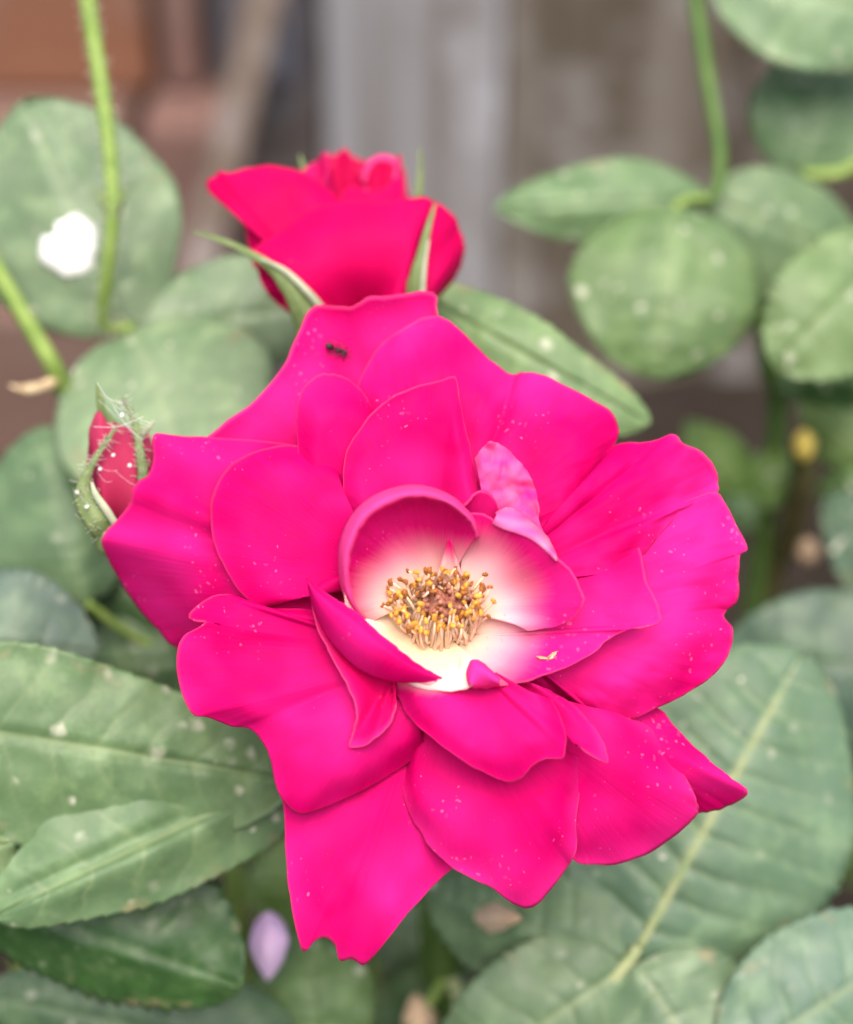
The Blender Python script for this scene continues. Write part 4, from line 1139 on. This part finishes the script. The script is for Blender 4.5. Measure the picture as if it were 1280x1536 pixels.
# spider silk over the bud
silk = thing('cobweb', W(185, 640, -12), 'wisps of white spider silk around the crimson bud', 'cobweb')
strands = [((146, 574), (185, 605)), ((150, 590), (200, 618)), ((165, 600), (228, 640)), ((186, 600), (228, 636)), ((148, 600), (205, 645)), ((170, 610), (215, 660)),
           ((112, 735), (150, 762)), ((138, 690), (176, 706)), ((172, 706), (208, 728)), ((146, 708), (168, 722)), ((140, 640), (215, 625)), ((176, 602), (226, 634))]
for k, (a_, b_) in enumerate(strands):
    p, q = W(a_[0], a_[1], -9.8 + rnd.uniform(-0.8, 0.4)), W(b_[0], b_[1], -9.8 + rnd.uniform(-0.8, 0.4))
    mid = (p + q) / 2 + Vector((rnd.uniform(-1, 1) * 0.0004, -0.0003, -0.0005))
    v, f = tube_mesh(spline3([p, mid, q], 6), 0.000014 + 0.00002 * (k % 5 == 0), 5)
    mesh_obj('strand', v, f, M_SILK, silk)
for (x, y) in ((150, 704), (194, 698), (130, 760), (183, 622), (170, 682), (116, 738)):
    bm = bmesh.new(); bmesh.ops.create_icosphere(bm, subdivisions=1, radius=0.00028)
    c = W(x, y, -9.6)
    for v in bm.verts:
        v.co = v.co * rnd.uniform(0.7, 1.3) + c
    bm_obj('fleck', bm, M_SILK, silk)

# ------------------------------------------------------------------ small things
ant_petal = [o for o in rose.children if o.name.startswith('petal')][0]
def frame_at(loc, nor, ang):
    n = nor.normalized()
    x = (RIGHT - n * RIGHT.dot(n)).normalized(); y = n.cross(x)
    return x * math.cos(ang) + y * math.sin(ang), -x * math.sin(ang) + y * math.cos(ang), n
def ellipsoid(bm, c, ax, r):
    g = bmesh.ops.create_icosphere(bm, subdivisions=2, radius=1.0)
    for v in g['verts']:
        q = v.co.copy()
        v.co = c + ax[0] * (q.x * r[0]) + ax[1] * (q.y * r[1]) + ax[2] * (q.z * r[2])
loc, nor = surf_hit(ant_petal, 502, 527)
loc = loc + nor * 0.0003
ax = frame_at(loc, nor, math.radians(-14))
ant = thing('ant', loc, 'tiny black ant crawling on the back petal of the open rose', 'ant')
up_ = ax[2] * 0.00055
bm = bmesh.new()
ellipsoid(bm, loc + up_ - ax[0] * 0.00115, ax, (0.00066, 0.00044, 0.00042))
ellipsoid(bm, loc + up_ - ax[0] * 0.00038, ax, (0.00022, 0.00018, 0.00022))
ellipsoid(bm, loc + up_ + ax[0] * 0.00022, ax, (0.00052, 0.00028, 0.00030))
ellipsoid(bm, loc + up_ + ax[0] * 0.00098, ax, (0.00038, 0.00034, 0.00028))
bm_obj('body', bm, M_ANT, ant, smooth=True)
for s_ in (-1, 1):
    for k in range(3):
        p = loc + up_ + ax[0] * (0.00002 + 0.00018 * k)
        kn = p + ax[1] * (s_ * 0.0007) + ax[0] * ((k - 1) * 0.0006) + ax[2] * 0.0003
        ft = loc + ax[1] * (s_ * 0.0011) + ax[0] * ((k - 1) * 0.0013) + ax[2] * 0.00016
        v, f = tube_mesh([p, kn, ft], [0.00009, 0.00007, 0.00004], 5); mesh_obj('leg', v, f, M_ANT, ant)
    p = loc + up_ + ax[0] * 0.0012
    v, f = tube_mesh([p, p + ax[0] * 0.0004 + ax[1] * s_ * 0.0004 + ax[2] * 0.0003, p + ax[0] * 0.0009 + ax[1] * s_ * 0.0005], [0.00006, 0.00005, 0.00004], 5)
    mesh_obj('antenna', v, f, M_ANT, ant)

pets = [o for o in rose.children if o.name.startswith('petal')]
loc, nor = surf_hit(pets[16], 822, 990)
ax = frame_at(loc, nor, math.radians(20))
ch = thing('chaff', loc, 'straw-coloured winged crumb on the pale lower inner petal', 'crumb')
for k, (ang, ln) in enumerate(((0.1, 0.0015), (2.6, 0.0013), (-0.6, 0.0008))):
    d = ax[0] * math.cos(ang) + ax[1] * math.sin(ang)
    sd_ = ax[2].cross(d)
    p = loc + ax[2] * 0.00025
    vs_ = [p - sd_ * 0.00012, p + sd_ * 0.00012, p + d * ln * 0.6 + sd_ * 0.0003 + ax[2] * 0.0002, p + d * ln + ax[2] * 0.0003, p + d * ln * 0.6 - sd_ * 0.0002 + ax[2] * 0.0001]
    mesh_obj('husk', vs_, [(0, 1, 2, 3, 4)], M_CHAFF, ch, thick=0.00012)

loc, nor = surf_hit(L1, 103, 372)  # low, irregular white patch raised on the dusty leaflet
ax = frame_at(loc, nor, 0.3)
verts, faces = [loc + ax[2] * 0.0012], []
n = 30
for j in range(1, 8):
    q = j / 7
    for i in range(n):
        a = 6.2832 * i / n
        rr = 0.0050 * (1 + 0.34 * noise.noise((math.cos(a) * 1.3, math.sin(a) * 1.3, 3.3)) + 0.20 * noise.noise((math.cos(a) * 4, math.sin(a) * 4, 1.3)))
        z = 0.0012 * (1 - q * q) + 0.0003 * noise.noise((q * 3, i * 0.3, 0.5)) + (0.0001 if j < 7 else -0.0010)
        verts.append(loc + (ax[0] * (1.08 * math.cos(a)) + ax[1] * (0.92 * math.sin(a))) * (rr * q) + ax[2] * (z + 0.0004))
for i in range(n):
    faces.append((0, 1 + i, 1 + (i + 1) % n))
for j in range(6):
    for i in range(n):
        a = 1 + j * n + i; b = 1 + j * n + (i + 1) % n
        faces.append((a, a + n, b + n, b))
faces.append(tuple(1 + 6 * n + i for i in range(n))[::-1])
wd = mesh_obj('white_patch', verts, faces, M_WHITE, loc=loc)
wd['label'] = 'irregular white patch on the dusty leaf'; wd['category'] = 'dropping'

# fallen mauve petal caught low in the bush, withered leaf on the cane
mp_ = thing('fallen_petal', W(405, 1415, -50), 'pale mauve fallen petal caught beside the hanging pink petal', 'petal')
o = leaf(mp_, (402, 1470, -50), (405, 1368, -50), 27, 28, (0.7, 0.45, 0.7), a=1.25, b=0.7, seed=61, ns=3, samp=0.5, rib=False, name='petal_blade', mat=M_MAUVE, nv=24, nu=12)
wl_ = thing('withered_leaf', W(690, 1370, -52), 'curled tan withered leaf on the dark green cane', 'leaf')
leaf(wl_, (680, 1372, -54), (782, 1378, -34), 22, 24, (0.5, 0.3, 0.2), a=0.9, seed=62, ns=5, samp=2, rib=False, name='leaf_blade', mat=M_TAN, nv=24, nu=12, fold=5)
wl_ = thing('withered_leaf', W(640, 1560, -70), 'yellowed withered leaf below the grey-green deep leaf', 'leaf')
leaf(wl_, (640, 1580, -70), (622, 1492, -70), 24, 24, (0.5, 0.4, 0.2), a=0.9, seed=63, ns=5, samp=2, rib=False, name='leaf_blade', mat=M_TAN, nv=24, nu=12)
